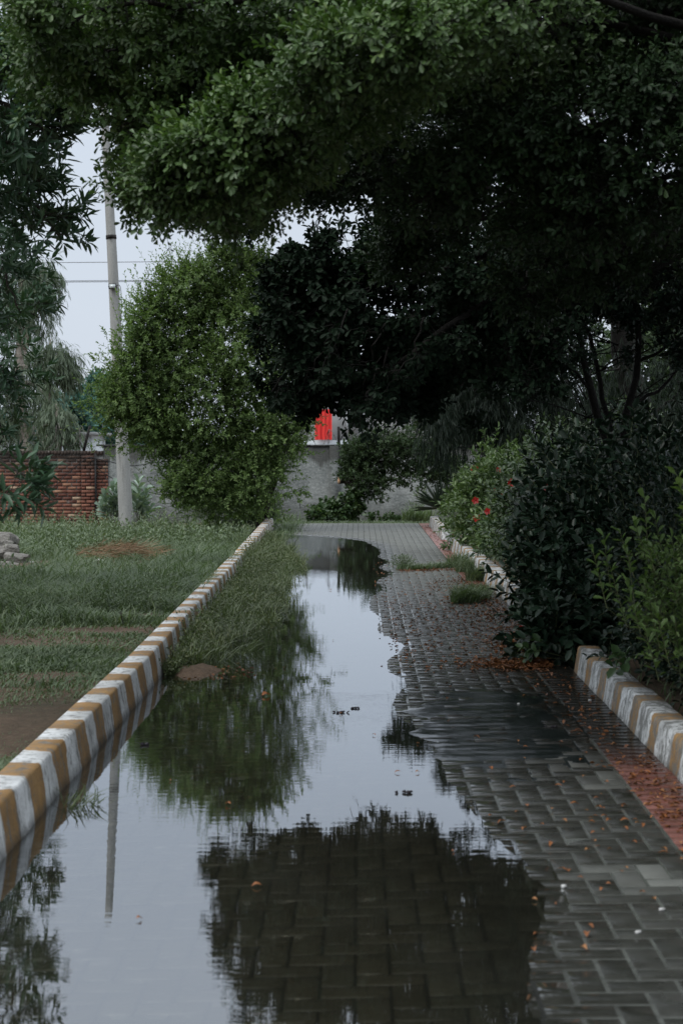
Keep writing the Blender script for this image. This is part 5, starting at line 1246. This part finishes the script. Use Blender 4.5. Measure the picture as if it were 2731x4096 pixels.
# dark scraps floating
for k, (px, py, Ys, lab) in enumerate([(810, 1630, 9.5, 'dark soggy scrap floating at the middle of the puddle'), (780, 1640, 9.35, 'smaller dark scrap left of the soggy one in the puddle'), (1270, 1677, 8.8, 'black clod lying on the smooth silt'), (940, 1828, 7.15, 'dark curled leaf at the edge of the near puddle'), (320, 1718, 8.3, 'floating grass wisp beside the pole reflection')]):
    c = P(px, py, Ys); mb = MB()
    for q_ in range(7):
        o_ = rng.normal(0, .013, 3) * [1.6, .6, .1]; mb.box((o_[0], o_[1], .003 + abs(o_[2])), (rng.uniform(.004, .010), rng.uniform(.003, .007), rng.uniform(.002, .005)), rot=rotrand(.6), jit=.002)
    o = mb.build('scrap', M['scrap']); o.location = (c[0], Ys, float(max(0, ph(np.array([c[0]]), np.array([Ys]))[0])) + .001); tag(o, lab, 'scrap')
t_ = MB(); b = np.array([-1.18, 6.9, 0.0]); n = 60
blades(t_, b[0] + rng.normal(0, .05, n), b[1] + rng.normal(0, .06, n), np.full(n, .002), .11 * rng.uniform(.4, 1.2, n), .005, 1.4, wind=(.6, 0))
tag(t_.build('grass_tuft', M['wetweed']), 'wet grass wisp rooted at the waterline of the near left kerb', 'grass tuft')
for k, (x, y) in enumerate([(1.33, 6.55), (.93, 9.6), (.86, 5.05), (.98, 5.3), (.70, 5.6), (1.36, 9.7)]):
    mb = MB(); mb.box((0, 0, .003), (.007, .005, .004), jit=.003); mb.box((.006, .004, .003), (.004, .004, .003), jit=.002)
    o = mb.build('pebble', M['tile']); o.location = (x, y, float(ph(np.array([x]), np.array([y]))[0]) + .001); tag(o, 'little white pebble lying on the right side of the paving', 'pebble', 'white pebbles on the paving')

# ------------------------------------------------------------------ rubble in the lawn
def chunk(px, py, Y, s, label, mat='rubble', name='concrete_chunk', cat='rubble', flat=1.0):
    import bmesh
    c = P(px, py, Y); bm = bmesh.new(); bmesh.ops.create_icosphere(bm, subdivisions=3, radius=1.0)
    lp, l2 = Lump(6, 1.6), Lump(8, 5)
    co = np.array([v.co[:] for v in bm.verts]); m_ = np.abs(co).max(1, keepdims=True); co = co / (m_ ** .75)
    co *= (1 + .16 * lp(co) + .05 * l2(co))[:, None]; co = (co @ rotrand(.5).T) * np.array([s, s * .8, s * .62 * flat])
    for v, q_ in zip(bm.verts, co): v.co = q_
    me = bpy.data.meshes.new(name); bm.to_mesh(me); bm.free(); me.materials.append(M[mat])
    o = bpy.data.objects.new(name, me); COL.objects.link(o); o.location = c; tag(o, label, cat)
chunk(6, 1243, 22.0, .19, 'top broken concrete lump of the rubble heap at the left edge')
chunk(12, 1272, 21.6, .17, 'grey broken lump in the middle of the rubble heap')
chunk(-14, 1262, 21.8, .19, 'broken lump half cut off by the left edge of view')
chunk(34, 1290, 21.0, .15, 'lower right lump of the rubble heap in the grass')
chunk(8, 1302, 20.6, .17, 'lowest flat concrete slab of the rubble heap', flat=.5)
chunk(28, 1262, 21.5, .09, 'small stone wedged on the right of the rubble heap')
def scrap_tile(px, py, Y, w_, h_, rot, label, group='white tile scraps in the lawn'):
    c = P(px, py, Y); mb = MB(); mb.box((0, 0, 0), (w_, .008, h_), jit=.008); o = mb.build('tile_scrap', M['tile'])
    o.location = c; o.rotation_euler = rot; tag(o, label, 'tile', group)
scrap_tile(235, 1297, 20.9, .045, .060, (-.7, .3, .2), 'largest white tile piece leaning in the grass by the straw')
scrap_tile(212, 1296, 21.2, .06, .03, (-1.2, .1, .5), 'white tile scrap just left of the largest piece')
scrap_tile(225, 1288, 21.4, .04, .03, (-1.1, -.2, .8), 'white tile scrap behind the largest piece')
scrap_tile(68, 1300, 20.8, .06, .03, (-1.2, .1, -.3), 'white tile scrap nearest the rubble heap')
scrap_tile(82, 1304, 20.6, .05, .03, (-1.1, .2, .5), 'white tile scrap right of the one beside the rubble')
scrap_tile(74, 1294, 21.1, .04, .02, (-1.2, 0, .1), 'small white tile scrap behind the pair beside the rubble')
mb = MB(); n = 620; c = P(268, 1292, 21.2)
X = c[0] + np.clip(rng.normal(0, .26, n), -.55, .55); Y = c[1] + np.clip(rng.normal(0, .22, n), -.45, .45); a = rng.normal(.25, .5, n)
leaves(mb, np.stack([X, Y, gz(X, Y) + .08 + rng.uniform(0, .12, n) + .05 * np.exp(-((X - c[0] - .1) / .2) ** 2)], 1), np.stack([np.cos(a), np.sin(a) * .5, rng.normal(.1, .3, n)], 1), randdir(n), rng.uniform(.1, .28, n), .007, lo=True, droop=.2)
tag(mb.build('straw_heap', M['straw']), 'heap of dry orange straw lying in the lawn', 'straw')

# ------------------------------------------------------------------ world, sun, camera
W = bpy.data.worlds.new('World'); scene.world = W; W.use_nodes = True; nt = W.node_tree; nt.nodes.clear()
sky = N(nt, 'ShaderNodeTexSky'); sky.sky_type = 'NISHITA'; sky.sun_disc = False
el, az = math.radians(52), math.radians(-125)     # sun high, behind and to the left
sky.sun_elevation = el; sky.sun_rotation = az; sky.air_density = 1.2; sky.dust_density = 4.0
bg = N(nt, 'ShaderNodeBackground', i_Strength=0.10); L(nt, sky.outputs[0], bg.inputs[0])
tc = N(nt, 'ShaderNodeTexCoord'); sp = N(nt, 'ShaderNodeSeparateXYZ'); L(nt, tc.outputs['Generated'], sp.inputs[0])
cl = ramp(nt, noise(nt, 1.6, 5, 0.5, tc.outputs['Generated']), [(0.35, 0.94), (0.7, 1.05)])
grad = ramp(nt, sp.outputs[2], [(0.0, (0.72, 0.795, 0.905)), (0.22, (0.71, 0.79, 0.905)), (0.55, (1.35, 1.45, 1.58)), (1.0, (1.95, 2.05, 2.2))])
ov = N(nt, 'ShaderNodeBackground', i_Strength=1.0); L(nt, mixc(nt, 1.0, grad, cl, 'MULTIPLY'), ov.inputs[0])
mx = N(nt, 'ShaderNodeMixShader', i_0=0.88); L(nt, bg.outputs[0], mx.inputs[1]); L(nt, ov.outputs[0], mx.inputs[2])
wo = N(nt, 'ShaderNodeOutputWorld'); L(nt, mx.outputs[0], wo.inputs[0])
sd = bpy.data.lights.new('sun', 'SUN'); sd.energy = 1.3; sd.angle = math.radians(25); sd.color = (1, .97, .92)
so = bpy.data.objects.new('sun', sd); COL.objects.link(so)
dirv = Vector((math.sin(az) * math.cos(el), math.cos(az) * math.cos(el), math.sin(el)))
so.rotation_euler = dirv.to_track_quat('Z', 'Y').to_euler()

cam = bpy.data.cameras.new('camera'); co = bpy.data.objects.new('camera', cam); COL.objects.link(co); scene.camera = co
cam.sensor_fit = 'VERTICAL'; cam.sensor_height = 36; cam.lens = 58.0; cam.clip_end = 6000; cam.clip_start = .05
co.location = (0, 0, 1.5)
co.rotation_euler = (math.radians(90) - math.atan(144 / F), 0, math.atan(40 / F))
cam.dof.use_dof = True; cam.dof.focus_distance = 17; cam.dof.aperture_fstop = 5.0
scene.view_settings.view_transform = 'Standard'; scene.view_settings.look = 'None'; scene.view_settings.exposure = 0
scene.render.engine = 'CYCLES'
scene.cycles.max_bounces = 8; scene.cycles.transparent_max_bounces = 8
